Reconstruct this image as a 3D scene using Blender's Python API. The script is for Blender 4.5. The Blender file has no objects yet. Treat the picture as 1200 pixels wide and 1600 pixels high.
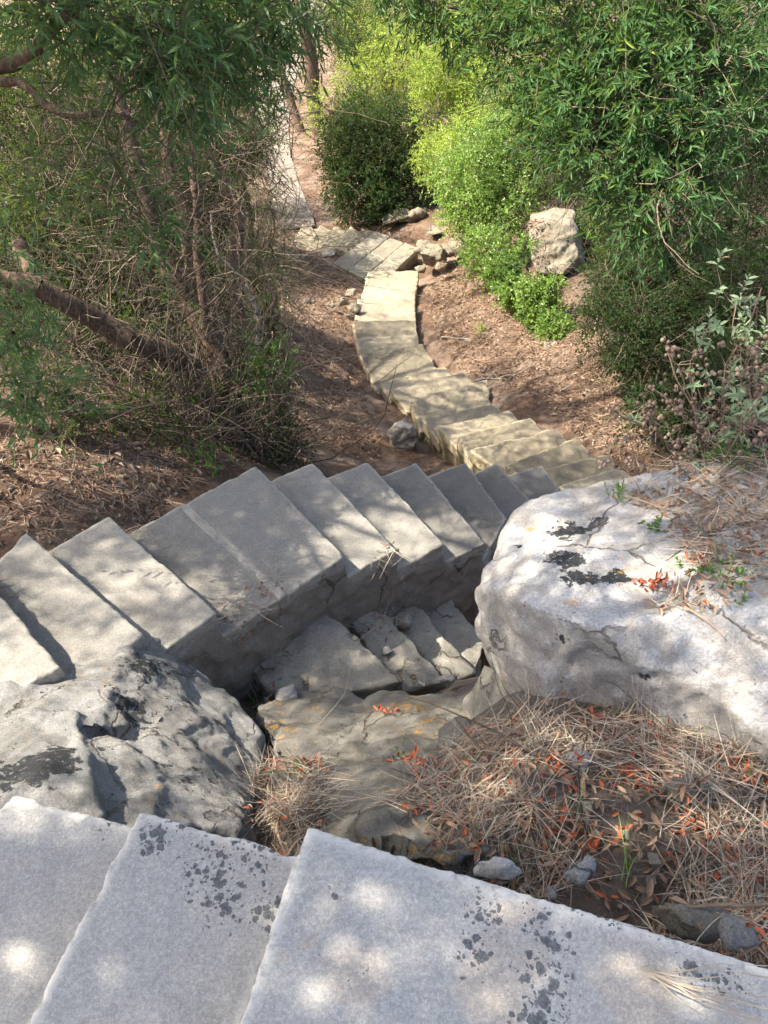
import bpy, bmesh, math, random
import numpy as np
from mathutils import Vector
from mathutils.bvhtree import BVHTree
R = math.radians
rng = np.random.default_rng(7)
random.seed(7)
scene = bpy.context.scene
COL = scene.collection

# ------------------------------------------------------------------ camera
PITCH = R(43.0)
F = 1202.0                      # focal length in pixels of the 1200 x 1600 photograph
cd = bpy.data.cameras.new('camera'); cam = bpy.data.objects.new('camera', cd); COL.objects.link(cam)
cd.sensor_fit = 'VERTICAL'; cd.sensor_height = 32.0; cd.lens = F * 32.0 / 1600.0
cd.clip_start = 0.02; cd.clip_end = 1500
cam.location = (0, 0, 0); cam.rotation_euler = (math.pi / 2 - PITCH, 0, 0)
scene.camera = cam
# ------------------------------------------------------------------ light
SUN_EL = R(52); SUN_AZ = (-0.98, 0.10)          # horizontal direction towards the sun
az = math.atan2(SUN_AZ[0], SUN_AZ[1])           # measured from +Y towards +X
w = bpy.data.worlds.new('World'); scene.world = w; w.use_nodes = True
nt = w.node_tree; bg = nt.nodes['Background']
sky = nt.nodes.new('ShaderNodeTexSky'); sky.sky_type = 'NISHITA'; sky.sun_disc = False
sky.sun_elevation = SUN_EL; sky.sun_rotation = az
sky.air_density = 1.0; sky.dust_density = 4.0
nt.links.new(sky.outputs[0], bg.inputs[0]); bg.inputs[1].default_value = 0.125
sd = bpy.data.lights.new('sun', 'SUN'); sd.energy = 5.0; sd.angle = R(0.55); sd.color = (1.0, 0.91, 0.76)
so = bpy.data.objects.new('sun', sd); COL.objects.link(so)
sv = Vector((math.sin(az) * math.cos(SUN_EL), math.cos(az) * math.cos(SUN_EL), math.sin(SUN_EL)))
so.rotation_euler = sv.to_track_quat('Z', 'Y').to_euler()
scene.view_settings.view_transform = 'Standard'; scene.view_settings.look = 'None'
scene.view_settings.exposure = 1.65; scene.view_settings.gamma = 1.0
scene.cycles.use_denoising = True
scene.cycles.max_bounces = 8; scene.cycles.transparent_max_bounces = 8; scene.cycles.transmission_bounces = 4

# ------------------------------------------------------------------ survey helpers
CP, SP = math.cos(PITCH), math.sin(PITCH)
def W(px, py, z):               # the point of the level plane z that was sighted at (px, py)
    u, v = px - 600.0, py - 800.0
    d = (u, -v * SP + F * CP, -v * CP - F * SP); t = z / d[2]
    return np.array((d[0] * t, d[1] * t, z))
def D(px, py, dep):             # the point sighted at (px, py) that lies dep metres away
    u, v = px - 600.0, py - 800.0
    t = dep / F
    return np.array((u * t, (-v * SP + F * CP) * t, (-v * CP - F * SP) * t))

# ------------------------------------------------------------------ noise
def _h(i, j, k, seed):
    n = (i.astype(np.int64) * 374761393 + j.astype(np.int64) * 668265263 + k.astype(np.int64) * 2147483647 + seed * 974711) & 0xffffffff
    n = ((n ^ (n >> 13)) * 1274126177) & 0xffffffff
    n = ((n ^ (n >> 16)) * 2246822519) & 0xffffffff
    return ((n ^ (n >> 15)) & 0xffffff) / float(0xffffff)
def vn(p, seed=0):
    b = np.floor(p); f = p - b; b = b.astype(np.int64); f = f * f * f * (f * (f * 6 - 15) + 10)
    r = 0
    for a in (0, 1):
        for c in (0, 1):
            for e in (0, 1):
                wt = (f[:, 0] if a else 1 - f[:, 0]) * (f[:, 1] if c else 1 - f[:, 1]) * (f[:, 2] if e else 1 - f[:, 2])
                r = r + wt * _h(b[:, 0] + a, b[:, 1] + c, b[:, 2] + e, seed)
    return r * 2 - 1
def fbm(p, sc=1.0, oct=4, seed=0, gain=0.5):
    p = np.asarray(p, float) * sc; a = 1.0; r = 0; 
    for o in range(oct):
        r = r + a * vn(p + 17.3 * o, seed + o); p = p * 2.03; a *= gain
    return r
def P3(x, y, z=0.0):
    x = np.asarray(x, float); y = np.asarray(y, float)
    return np.stack([x, y, np.full_like(x, z)], -1)

# ------------------------------------------------------------------ materials
class N:
    def __init__(s, name):
        s.m = bpy.data.materials.new(name); s.m.use_nodes = True; s.t = s.m.node_tree
        s.b = s.t.nodes['Principled BSDF']; s.out = s.t.nodes['Material Output']
        s.b.inputs['Specular IOR Level'].default_value = 0.3
        s.tc = s.t.nodes.new('ShaderNodeTexCoord').outputs['Object']
    def n(s, typ, **kw):
        q = s.t.nodes.new(typ)
        for k, v in kw.items(): setattr(q, k, v)
        return q
    def l(s, a, b): s.t.links.new(a, b)
    def noise(s, sc, det=4, rough=0.55, dist=0.0, co=None):
        q = s.n('ShaderNodeTexNoise'); q.inputs['Scale'].default_value = sc; q.inputs['Detail'].default_value = det
        q.inputs['Roughness'].default_value = rough; q.inputs['Distortion'].default_value = dist
        s.l(co or s.tc, q.inputs['Vector']); return q.outputs['Fac']
    def vor(s, sc, co=None, feat='F1'):
        q = s.n('ShaderNodeTexVoronoi'); q.inputs['Scale'].default_value = sc; q.feature = feat
        s.l(co or s.tc, q.inputs['Vector']); return q.outputs['Distance']
    def ramp(s, a, lo, hi, v0=0.0, v1=1.0):
        q = s.n('ShaderNodeMapRange'); q.inputs[1].default_value = lo; q.inputs[2].default_value = hi
        q.inputs[3].default_value = v0; q.inputs[4].default_value = v1; q.interpolation_type = 'SMOOTHSTEP'
        s.l(a, q.inputs[0]); return q.outputs[0]
    def math(s, op, a, b=None):
        q = s.n('ShaderNodeMath', operation=op)
        for i, x in enumerate((a, b)):
            if x is None: continue
            if isinstance(x, (int, float)): q.inputs[i].default_value = x
            else: s.l(x, q.inputs[i])
        return q.outputs[0]
    def mix(s, fac, a, b, typ='MIX'):
        q = s.n('ShaderNodeMix', data_type='RGBA', blend_type=typ)
        for x, i in ((fac, 0), (a, 6), (b, 7)):
            if isinstance(x, (int, float)): q.inputs[i].default_value = x
            elif isinstance(x, tuple): q.inputs[i].default_value = (*x, 1)
            else: s.l(x, q.inputs[i])
        return q.outputs[2]
    def attr(s, name): 
        q = s.n('ShaderNodeAttribute', attribute_name=name); return q.outputs['Fac']
    def bump(s, h, st, dist, nrm=None):
        q = s.n('ShaderNodeBump'); q.inputs['Strength'].default_value = st; q.inputs['Distance'].default_value = dist
        s.l(h, q.inputs['Height'])
        if nrm: s.l(nrm, q.inputs['Normal'])
        return q.outputs[0]
    def done(s, col, rough=0.9, nrm=None):
        if isinstance(col, tuple): s.b.inputs['Base Color'].default_value = (*col, 1)
        else: s.l(col, s.b.inputs['Base Color'])
        if isinstance(rough, (int, float)): s.b.inputs['Roughness'].default_value = rough
        else: s.l(rough, s.b.inputs['Roughness'])
        if nrm: s.l(nrm, s.b.inputs['Normal'])
        return s.m

def stone(name, c1, c2, c3, black=0.0, orange=0.0, spots=0.0, warm=None, fine=1.0, bump=1.0, pits=0.4, blacksc=7.0, crust=None):
    k = N(name)
    big = k.noise(1.7, 3); mid = k.noise(9, 6, 0.65); fin = k.noise(105 * fine, 5, 0.8); grain = k.noise(420 * fine, 2, 0.6)
    col = k.mix(k.ramp(mid, .35, .65), c1, c2)
    col = k.mix(k.ramp(big, .38, .62, 0, .8), col, c3)
    if crust:
        ge = k.n('ShaderNodeNewGeometry'); sx = k.n('ShaderNodeSeparateXYZ'); k.l(ge.outputs['Normal'], sx.inputs[0])
        cr = k.ramp(k.math('ADD', k.noise(5.5, 9, .72, .6), k.math('MULTIPLY', k.math('SUBTRACT', sx.outputs['Z'], .75), .09)), .47, .52)
        col = k.mix(cr, col, crust)
    if warm:
        col = k.mix(k.ramp(k.math('ADD', k.noise(2.3, 5, .6), k.attr('warm')), .58, .75, 0, .8), col, warm)
    col = k.mix(k.ramp(fin, .32, .64, 0.0, .62), col, (c1[0] * .55, c1[1] * .55, c1[2] * .55))
    col = k.mix(k.ramp(grain, .3, .7, 0.30, 0.0), col, (.02, .02, .02))
    col = k.mix(k.ramp(k.noise(230 * fine, 3, .7), .52, .62, 0, .24), col, (min(1, c2[0] * 1.35), min(1, c2[1] * 1.35), min(1, c2[2] * 1.35)))
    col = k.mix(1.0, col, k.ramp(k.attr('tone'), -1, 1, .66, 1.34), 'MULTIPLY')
    col = k.mix(k.math('MULTIPLY', k.attr('edge'), k.ramp(k.noise(30, 4, .7), .3, .55, 0, .75)), col, (min(1, c2[0] * 1.3), min(1, c2[1] * 1.28), min(1, c2[2] * 1.22)))
    h = k.math('ADD', k.math('MULTIPLY', mid, 1.2), k.math('ADD', k.math('MULTIPLY', fin, .75), k.math('MULTIPLY', grain, .10)))
    if pits > 0:
        pt = k.ramp(k.noise(48 * fine, 6, .8), .30, .40, 1, 0)
        col = k.mix(k.math('MULTIPLY', pt, pits), col, (c1[0] * .25, c1[1] * .22, c1[2] * .2))
        h = k.math('SUBTRACT', h, k.math('MULTIPLY', pt, .5))
    # rounded dark lichen discs in clusters
    warpn = k.n('ShaderNodeVectorMath', operation='ADD'); k.l(k.tc, warpn.inputs[0])
    nn = k.n('ShaderNodeTexNoise'); nn.inputs['Scale'].default_value = 85; nn.inputs['Detail'].default_value = 6; k.l(k.tc, nn.inputs['Vector'])
    sc_ = k.n('ShaderNodeVectorMath', operation='SCALE'); k.l(nn.outputs['Color'], sc_.inputs[0]); sc_.inputs['Scale'].default_value = .019
    k.l(sc_.outputs[0], warpn.inputs[1])
    if spots > 0:
        dsp = k.vor(46, co=warpn.outputs[0])
        dsp2 = k.vor(95, co=warpn.outputs[0])
        msk = k.math('ADD', k.attr('lich'), k.ramp(k.noise(2.2, 3), .45, .75, 0, .30 * spots))
        sp = k.ramp(k.math('SUBTRACT', k.math('MULTIPLY', msk, .50), dsp), -.01, .10)
        sp2 = k.ramp(k.math('SUBTRACT', k.math('MULTIPLY', msk, .42), dsp2), 0.0, .12)
        sp = k.math('MAXIMUM', sp, sp2)
        dk = k.mix(k.ramp(fin, .35, .7), (.05, .054, .062), (.17, .175, .18))
        col = k.mix(k.math('MULTIPLY', k.math('MULTIPLY', sp, k.ramp(k.noise(190, 4, .7), .25, .45, .55, 1)), .92), col, dk); h = k.math('ADD', h, k.math('MULTIPLY', sp, .15))
    if black > 0:
        bm_ = k.math('ADD', k.math('ADD', k.math('MULTIPLY', k.noise(blacksc, 9, .68, .5), .45), k.math('MULTIPLY', k.noise(blacksc * 3.4, 8, .72), .55)), k.math('MULTIPLY', k.attr('lich'), .185))
        b_ = k.ramp(bm_, .685 - .13 * black, .70 - .13 * black)
        b_ = k.math('MULTIPLY', b_, k.ramp(k.noise(80, 5, .75), .34, .42))
        col = k.mix(b_, col, k.mix(fin, (.018, .019, .02), (.06, .062, .066)))
    if black > 0:
        sp_ = k.ramp(k.noise(34, 5, .7, .4, co=warpn.outputs[0]), .645, .665)
        sp_ = k.math('MULTIPLY', sp_, k.ramp(k.noise(2.6, 3), .42, .6)); col = k.mix(k.math('MULTIPLY', sp_, .85), col, (.03, .031, .033))
        ck = k.n('ShaderNodeTexVoronoi'); ck.feature = 'DISTANCE_TO_EDGE'; ck.inputs['Scale'].default_value = 2.3
        wb = k.n('ShaderNodeVectorMath', operation='ADD'); k.l(k.tc, wb.inputs[0]); wn = k.n('ShaderNodeTexNoise'); wn.inputs['Scale'].default_value = 5; wn.inputs['Detail'].default_value = 6; k.l(k.tc, wn.inputs['Vector'])
        ws = k.n('ShaderNodeVectorMath', operation='SCALE'); ws.inputs['Scale'].default_value = .35; k.l(wn.outputs['Color'], ws.inputs[0]); k.l(ws.outputs[0], wb.inputs[1]); k.l(wb.outputs[0], ck.inputs['Vector'])
        cl = k.ramp(ck.outputs['Distance'], .004, .022, 1, 0); cl = k.math('MULTIPLY', cl, k.ramp(k.noise(3.1, 4), .45, .58))
        col = k.mix(k.math('MULTIPLY', cl, .7), col, (.07, .055, .042)); h = k.math('SUBTRACT', h, k.math('MULTIPLY', cl, 1.2))
    if orange > 0:
        o_ = k.math('ADD', k.noise(26, 7, .75, .2, co=warpn.outputs[0]), k.math('ADD', k.math('MULTIPLY', k.attr('orange'), .075), k.ramp(k.noise(3.5, 3), .4, .7, -.04, .06)))
        o_ = k.math('MULTIPLY', k.ramp(o_, .685 - .09 * orange, .715 - .09 * orange), k.ramp(k.noise(160, 3, .7), .35, .5))
        col = k.mix(k.math('MULTIPLY', o_, .85), col, k.mix(fin, (.38, .17, .03), (.50, .30, .06)))
    nm = k.bump(h, .55 * bump, .012)
    return k.done(col, .92, nm)

M = {}
M['slab'] = stone('pale_limestone_slab', (.475, .455, .42), (.585, .56, .52), (.515, .50, .47), spots=1.0, warm=(.56, .47, .38), pits=.25, bump=.7)
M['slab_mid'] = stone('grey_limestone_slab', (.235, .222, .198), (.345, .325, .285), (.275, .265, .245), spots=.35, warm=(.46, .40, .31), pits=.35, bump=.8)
M['slab_low'] = stone('buff_limestone_slab', (.25, .215, .155), (.40, .345, .24), (.28, .245, .18), warm=(.48, .40, .26), pits=.35, bump=1.0)
M['wall'] = stone('rough_mortar_wall', (.38, .345, .30), (.53, .48, .42), (.33, .305, .27), black=.35, pits=.6, bump=1.6, warm=(.33, .27, .18))
M['wall_low'] = stone('mossy_stone_wall', (.24, .20, .12), (.36, .31, .19), (.17, .15, .09), black=.3, pits=.6, bump=1.8, warm=(.42, .36, .18))
M['boulder'] = stone('white_crusted_limestone', (.46, .43, .395), (.57, .54, .505), (.49, .46, .43), black=.49, orange=.6, pits=.5, bump=1.5, crust=(.63, .63, .635), warm=(.50, .40, .33), blacksc=5.5)
M['outcrop'] = stone('lichened_grey_rock', (.27, .26, .245), (.38, .37, .345), (.24, .235, .22), black=.85, orange=.5, pits=.5, bump=1.8, crust=(.40, .395, .385), fine=1.3)
M['ochre_rock'] = stone('ochre_lichened_rock', (.21, .195, .165), (.32, .305, .265), (.20, .18, .145), black=.3, orange=1.15, pits=.6, bump=1.8, crust=(.27, .255, .225), fine=1.3)
M['old_step'] = stone('weathered_rock_step', (.40, .37, .31), (.52, .49, .41), (.22, .21, .19), black=.4, orange=.55, pits=.6, bump=1.5)
M['buff_rock'] = stone('buff_rock', (.27, .235, .175), (.40, .355, .275), (.24, .21, .155), black=.25, pits=.5, bump=1.8, warm=(.52, .45, .3))
M['white_rock'] = stone('white_rock', (.42, .41, .40), (.56, .55, .54), (.38, .37, .36), black=.4, pits=.5, bump=1.8)
M['flag'] = stone('brown_flagstone', (.26, .23, .17), (.34, .30, .23), (.21, .20, .17), pits=.3, bump=.7, warm=(.38, .29, .16))
M['mortar'] = stone('pale_mortar', (.48, .44, .38), (.58, .54, .47), (.42, .38, .33), pits=.5, bump=1.5)

def soil():
    k = N('soil_with_needle_litter')
    a = k.noise(2.2, 6, .6); b = k.noise(28, 8, .75); c = k.noise(130, 5, .8)
    col = k.mix(k.ramp(b, .35, .65), (.125, .068, .042), (.31, .20, .135))
    col = k.mix(k.ramp(a, .42, .62, 0, .85), col, (.40, .30, .225))
    col = k.mix(k.ramp(k.noise(9, 6, .8), .50, .62, 0, .6), col, (.10, .062, .042))
    col = k.mix(k.ramp(c, .4, .62, 0, .6), col, (.06, .035, .022))
    col = k.mix(k.math('MULTIPLY', k.attr('grey'), k.ramp(b, .3, .6, .55, 1)), col, k.mix(k.ramp(c, .4, .6), (.16, .14, .12), (.30, .27, .235)))
    col = k.mix(k.math('MULTIPLY', k.attr('dark'), .85), col, k.mix(k.ramp(b, .4, .6), (.035, .026, .018), (.085, .06, .04)))  # soil colour darkened to stand for shade under the thickets
    st = k.ramp(k.vor(16), .10, .16, 1, 0); st = k.math('MULTIPLY', st, k.ramp(k.noise(4, 3), .5, .6))
    col = k.mix(k.math('MULTIPLY', st, .6), col, (.42, .37, .30))
    h = k.math('ADD', b, k.math('ADD', k.math('MULTIPLY', c, .5), k.math('MULTIPLY', st, .5)))
    return k.done(col, .95, k.bump(h, 1.0, .05))
M['soil'] = soil()
def plain(name, a, b, rough=.85, sc=40, bump=.4, attr=True):
    k = N(name); n_ = k.noise(sc, 4, .65)
    fac = k.ramp(n_, .3, .7)
    if attr: fac = k.math('ADD', k.math('MULTIPLY', k.attr('rnd'), .75), k.math('MULTIPLY', fac, .25))
    return k.done(k.mix(fac, a, b), rough, k.bump(n_, bump, .01))
def leafmat(name, a, b, c=None, tr=.35, rough=.5, tint=(.30, .42, .05), spec=.4):
    k = N(name); r = k.attr('rnd')
    col = k.mix(k.ramp(r, 0, 1), a, b)
    if c: col = k.mix(k.ramp(r, .90, .96), col, c)
    k.b.inputs['Roughness'].default_value = rough; k.b.inputs['Specular IOR Level'].default_value = spec
    k.l(col, k.b.inputs['Base Color'])
    t = k.n('ShaderNodeBsdfTranslucent'); k.l(k.mix(.55, col, tint), t.inputs['Color'])
    m = k.n('ShaderNodeMixShader'); m.inputs[0].default_value = tr
    k.l(k.b.outputs[0], m.inputs[1]); k.l(t.outputs[0], m.inputs[2]); k.l(m.outputs[0], k.out.inputs[0])
    return k.m
M['lance'] = leafmat('narrow_evergreen_leaf', (.022, .062, .024), (.09, .195, .07), (.20, .30, .05), tr=.30, rough=.5, spec=.28)
M['lance2'] = leafmat('grey_green_narrow_leaf', (.035, .085, .038), (.17, .29, .12), (.30, .36, .07), tr=.32, rough=.5, spec=.28)
M['bright'] = leafmat('yellow_green_small_leaf', (.05, .12, .02), (.46, .58, .11), (.55, .62, .25), tr=.45, rough=.4, tint=(.50, .62, .08))
M['fresh'] = leafmat('fresh_green_small_leaf', (.03, .09, .018), (.32, .47, .11), (.60, .68, .30), tr=.40, rough=.35, tint=(.35, .55, .08))
M['shadeleaf'] = leafmat('shaded_small_leaf', (.007, .022, .007), (.034, .078, .022), (.10, .17, .05), tr=.22, rough=.6, spec=.2)  # shade of thickets and shaded bushes put into the leaf colour
M['midleaf'] = leafmat('mid_green_small_leaf', (.014, .038, .010), (.085, .16, .03), (.26, .24, .08), tr=.32, spec=.2, rough=.6)
M['weed'] = leafmat('fresh_weed_leaf', (.07, .20, .03), (.18, .36, .07), tr=.35)
M['sage'] = leafmat('felted_sage_leaf', (.20, .30, .17), (.36, .44, .27), (.46, .32, .20), tr=.25, rough=.8, tint=(.4, .45, .2), spec=.1)
M['bark'] = plain('brown_bark', (.06, .040, .028), (.17, .115, .08), .95, 35, 1.0, attr=False)
M['greybark'] = plain('grey_bark', (.17, .145, .12), (.33, .29, .245), .95, 35, 1.0, attr=False)
M['twig'] = plain('dry_twig', (.040, .027, .018), (.24, .185, .135), .9, 60, .3)
M['straw'] = plain('dry_straw', (.14, .105, .075), (.62, .53, .41), .8, 60, .1)
M['needle'] = plain('pine_needle_litter', (.07, .040, .025), (.52, .36, .25), .85, 60, .1)
M['deadleaf'] = plain('dead_leaf', (.20, .12, .075), (.42, .29, .20), .8, 60, .2)
M['barkchip'] = plain('bark_flake', (.06, .04, .028), (.42, .32, .24), .9, 60, .2)
M['redleaf'] = plain('red_leaf', (.22, .04, .02), (.55, .17, .07), .7, 60, .2)
M['seed'] = plain('dry_seed_head', (.17, .11, .075), (.37, .27, .20), .9, 60, .5)
M['white'] = plain('white_petal', (.7, .7, .66), (.8, .8, .75), .7, 60, .1)
M['concrete'] = stone('pale_concrete_path', (.22, .19, .155), (.36, .32, .27), (.17, .14, .11), pits=.5, bump=.6)

# ------------------------------------------------------------------ objects
def tag(o, label=None, cat=None, group=None, kind=None):
    if label: o['label'] = label
    if cat: o['category'] = cat
    if group: o['group'] = group
    if kind: o['kind'] = kind
    return o
def empty(name, loc=(0, 0, 0), **kw):
    o = bpy.data.objects.new(name, None); COL.objects.link(o); o.location = tuple(float(v) for v in loc); o.empty_display_size = .1
    return tag(o, **kw)
def meshobj(name, v, f, mat, parent=None, attrs=None, smooth=True, mats=None, midx=None):
    v = np.asarray(v, np.float32); f = np.asarray(f, np.int32)
    if parent is not None: v = v - np.array(parent.location, np.float32)
    me = bpy.data.meshes.new(name); k = f.shape[1]
    me.vertices.add(len(v)); me.vertices.foreach_set('co', v.ravel())
    me.loops.add(f.size); me.loops.foreach_set('vertex_index', f.ravel())
    me.polygons.add(len(f)); me.polygons.foreach_set('loop_start', np.arange(0, f.size, k, dtype=np.int32))
    if smooth is not None: me.polygons.foreach_set('use_smooth', np.full(len(f), bool(smooth)))
    for m_ in (mats or [mat]): me.materials.append(m_)
    if midx is not None: me.polygons.foreach_set('material_index', np.asarray(midx, np.int32))
    me.update(calc_edges=True)
    for n_, a in (attrs or {}).items():
        at = me.attributes.new(n_, 'FLOAT', 'POINT'); at.data.foreach_set('value', np.asarray(a, np.float32))
    o = bpy.data.objects.new(name, me); COL.objects.link(o)
    if parent is not None: o.parent = parent
    return o

def hull_bm(bm, pts):
    vs = [bm.verts.new(tuple(p)) for p in pts]
    r = bmesh.ops.convex_hull(bm, input=vs)
    junk = [g for g in r['geom_interior'] + r['geom_unused'] if isinstance(g, bmesh.types.BMVert)]
    if junk: bmesh.ops.delete(bm, geom=list(set(junk)), context='VERTS')
COLLIDE = []
def solid(name, hulls, mat, vox=.02, smooth=2, amp=.01, sc=6.0, oct=4, seed=0, parent=None, ridge=0.0, marks=None, collide=True, warp=0.0, tone=0.0, edge=None, gain=.5):
    """union of convex stones, worn and roughened, as ONE mesh"""
    bm = bmesh.new()
    for h in hulls: hull_bm(bm, h)
    me = bpy.data.meshes.new('t'); bm.to_mesh(me); bm.free()
    o = bpy.data.objects.new('t', me); COL.objects.link(o)
    md = o.modifiers.new('r', 'REMESH'); md.mode = 'VOXEL'; md.voxel_size = vox; md.adaptivity = 0
    if smooth: s_ = o.modifiers.new('s', 'SMOOTH'); s_.factor = .5; s_.iterations = smooth
    dg = bpy.context.evaluated_depsgraph_get(); ev = o.evaluated_get(dg); m2 = ev.to_mesh()
    n = len(m2.vertices); v = np.empty(n * 3, np.float32); m2.vertices.foreach_get('co', v); v = v.reshape(-1, 3).astype(float)
    nm = np.empty(n * 3, np.float32); m2.vertices.foreach_get('normal', nm); nm = nm.reshape(-1, 3)
    f = np.array([tuple(p.vertices) if len(p.vertices) == 4 else (*p.vertices, p.vertices[-1]) for p in m2.polygons], np.int32)
    ev.to_mesh_clear(); bpy.data.objects.remove(o); bpy.data.meshes.remove(me)
    q = v.copy()
    if warp: q = q + warp * np.stack([fbm(v, 3, 2, seed + 50 + i) for i in range(3)], -1)
    d = amp * fbm(q, sc, oct, seed, gain)
    if ridge: d = d + ridge * (1.0 - 2.0 * np.abs(fbm(q, sc * .8, 4, seed + 9))) * .6 - ridge * np.clip(fbm(q, sc * 3, 3, seed + 19), .35, 1) * .8
    if edge is not None:
        pe = np.array([q_[:2] for q_ in edge]); de = np.full(n, 9.0)
        for i in range(len(pe)):
            a_, b_ = pe[i], pe[(i + 1) % len(pe)]; ab = b_ - a_; t_ = np.clip(((v[:, :2] - a_) @ ab) / (ab @ ab + 1e-9), 0, 1); de = np.minimum(de, np.linalg.norm(v[:, :2] - a_ - t_[:, None] * ab, axis=1))
        d = d - np.clip(1 - de / .035, 0, 1) * (.010 * np.clip(fbm(v, 11, 3, seed + 77) - .2, 0, 1) + .004 * np.clip(fbm(v, 45, 2, seed + 78) - .1, 0, 1))
    v = v + nm * d[:, None]
    attrs = {}
    attrs['tone'] = np.full(n, tone)
    if edge is not None:
        pe = np.array([q[:2] for q in edge]); de = np.full(n, 9.0)
        for i in range(len(pe)):
            a_, b_ = pe[i], pe[(i + 1) % len(pe)]; ab = b_ - a_; t_ = np.clip(((v[:, :2] - a_) @ ab) / (ab @ ab + 1e-9), 0, 1); de = np.minimum(de, np.linalg.norm(v[:, :2] - a_ - t_[:, None] * ab, axis=1))
        attrs['edge'] = np.clip(1.2 - de / .022, 0, 1)
    for key in ('lich', 'orange', 'warm'):
        a = np.zeros(n)
        for (mk, c, r, s) in (marks or []):
            if mk == key:
                dd = np.linalg.norm(v - np.asarray(c), axis=1); a = np.maximum(a, s * np.clip(1.25 - dd / r, 0, 1))
        attrs[key] = a
    good = f[:, 3] != f[:, 2]
    if not good.all(): f = f[good]
    ob = meshobj(name, v, f, mat, parent, attrs)
    if collide: COLLIDE.append((v, f))
    return ob

# ------------------------------------------------------------------ terrain
RISE = .17
MID_N = [(-70, 1075, -2.33 + .17), (95, 1040, -2.33), (225, 990, -2.50), (340, 957, -2.67), (540, 868, -2.84), (620, 858, -3.01), (695, 850, -3.18), (759, 848, -3.35), (792, 809, -3.52), (828, 780, -3.69), (876, 764, -3.86)]
MID_F = [(-150, 880, -2.16), (-55, 862, -2.33), (40, 830, -2.50), (170, 806, -2.67), (400, 725, -2.84), (489, 721, -3.01), (575, 721, -3.18), (650, 722, -3.35), (728, 720, -3.52), (775, 721, -3.69), (846, 727, -3.86)]
LOW_L = [(870, 757), (836, 735), (792, 725), (737, 702), (711, 680), (681, 667), (655, 652), (635, 623), (611, 606), (592, 600), (562, 553), (552, 501), (558, 467), (577, 423)]
LOW_R = [(967, 731), (958, 705), (905, 685), (872, 668), (829, 652), (798, 640), (775, 628), (760, 592), (722, 582), (694, 573), (660, 537), (648, 500), (649, 467), (657, 423)]
LOW_Z = [-4.03 - .17 * i for i in range(14)]
ctrl = []      # (x, y, z)
def cw(*rows):
    for px, py, z in rows: ctrl.append(tuple(W(px, py, z)))
def cp(*rows): ctrl.extend(rows)
for (n_, f_) in zip(MID_N, MID_F):
    a, b = W(*n_), W(*f_); m = (a + b) / 2; m[2] -= .55; ctrl.append(tuple(m))
for i in range(14):
    a, b = W(*LOW_L[i], LOW_Z[i]), W(*LOW_R[i], LOW_Z[i]); m = (a + b) / 2; m[2] -= .38; ctrl.append(tuple(m))
cp((.6, .85, -1.74), (1.2, .75, -1.68), (1.9, .6, -1.62), (.35, .9, -1.85), (.05, .95, -2.2), (-.35, 1.0, -2.5), (-.9, 1.2, -2.5), (-1.6, 1.3, -2.45),
   (0, 0, -2.2), (-1, 0, -2.3), (1, 0, -1.75), (0, -2, -1.6), (3, -1, -1.5), (-3, 0, -2.5), (4, 2, -1.7), (-3.0, 2.0, -2.6), (-5, 3, -2.8),
   (-.9, 2.0, -3.3), (-.55, 2.35, -3.5), (-.2, 2.55, -3.6), (.15, 2.75, -3.7), (.5, 2.8, -4.1), (.9, 3.2, -4.3), (.35, 1.75, -3.1), (.05, 1.7, -3.1), (-.3, 1.8, -3.3), (-.5, 2.1, -3.4), (0, 2.2, -3.5), (-.37, 1.5, -2.80), (-.35, 1.25, -2.55), (-.33, 1.05, -2.3), (-.42, 1.75, -3.0), (.46, 1.52, -2.3), (.40, 1.62, -2.5), (.3, 1.85, -2.95),
   (.8, 1.4, -2.1), (1.2, 1.25, -1.95), (1.8, 1.3, -1.8), (.9, 2.2, -2.7), (1.5, 2.2, -2.1), (2.2, 2.6, -2.2), (1.5, 3.2, -3.3), (2.6, 3.6, -3.4), (4, 4, -3.0),
   (1.5, 4.3, -4.15), (2.4, 4.6, -4.25), (2.7, 5.5, -4.4), (4, 6, -4.0), (6, 6, -3.5))
cw((100, 780, -2.78), (250, 725, -3.1), (100, 705, -2.9), (0, 700, -2.85), (-300, 700, -2.7), (330, 700, -3.5), (400, 690, -4.3), (440, 720, -4.8),
   (470, 700, -4.95), (540, 700, -5.1), (600, 640, -5.35), (480, 600, -5.45), (500, 500, -6.0), (540, 560, -5.75), (470, 450, -6.3), (520, 430, -6.4),
   (300, 520, -4.2), (150, 480, -4.0), (0, 480, -3.8), (300, 300, -5.4), (0, 300, -5.0), (410, 560, -5.0),
   (760, 600, -5.4), (700, 520, -5.85), (720, 450, -6.1), (850, 620, -5.05), (950, 620, -4.8), (850, 500, -5.5), (800, 430, -5.9), (900, 560, -5.1), (1000, 560, -4.7),
   (870, 435, -5.2), (720, 370, -6.35), (640, 330, -6.55), (1050, 500, -4.6), (1150, 420, -4.6), (960, 700, -4.35), (1000, 690, -4.25), (820, 640, -5.05),
   (560, 385, -6.95), (610, 345, -6.95), (640, 400, -6.8), (500, 400, -7.0), (440, 385, -7.2), (460, 340, -7.5), (430, 300, -7.6), (500, 300, -7.5), (560, 330, -7.2),
   (430, 200, -8.2), (520, 200, -8.0), (350, 200, -8.0), (440, 130, -9.0), (470, 40, -10.0), (700, 200, -7.3), (900, 250, -6.5), (1150, 250, -6.0), (200, 150, -7.5), (600, 60, -10))
cp((-60, 60, -13), (60, 60, -13), (0, 90, -16), (-20, 40, -9.5), (20, 40, -9), (-15, 15, -6.0), (15, 15, -5), (-15, 2, -3.5), (15, 2, -1.5), (0, -12, 0), (-12, -10, -1), (12, -10, 0.5))
ctrl = np.array(ctrl)
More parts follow.
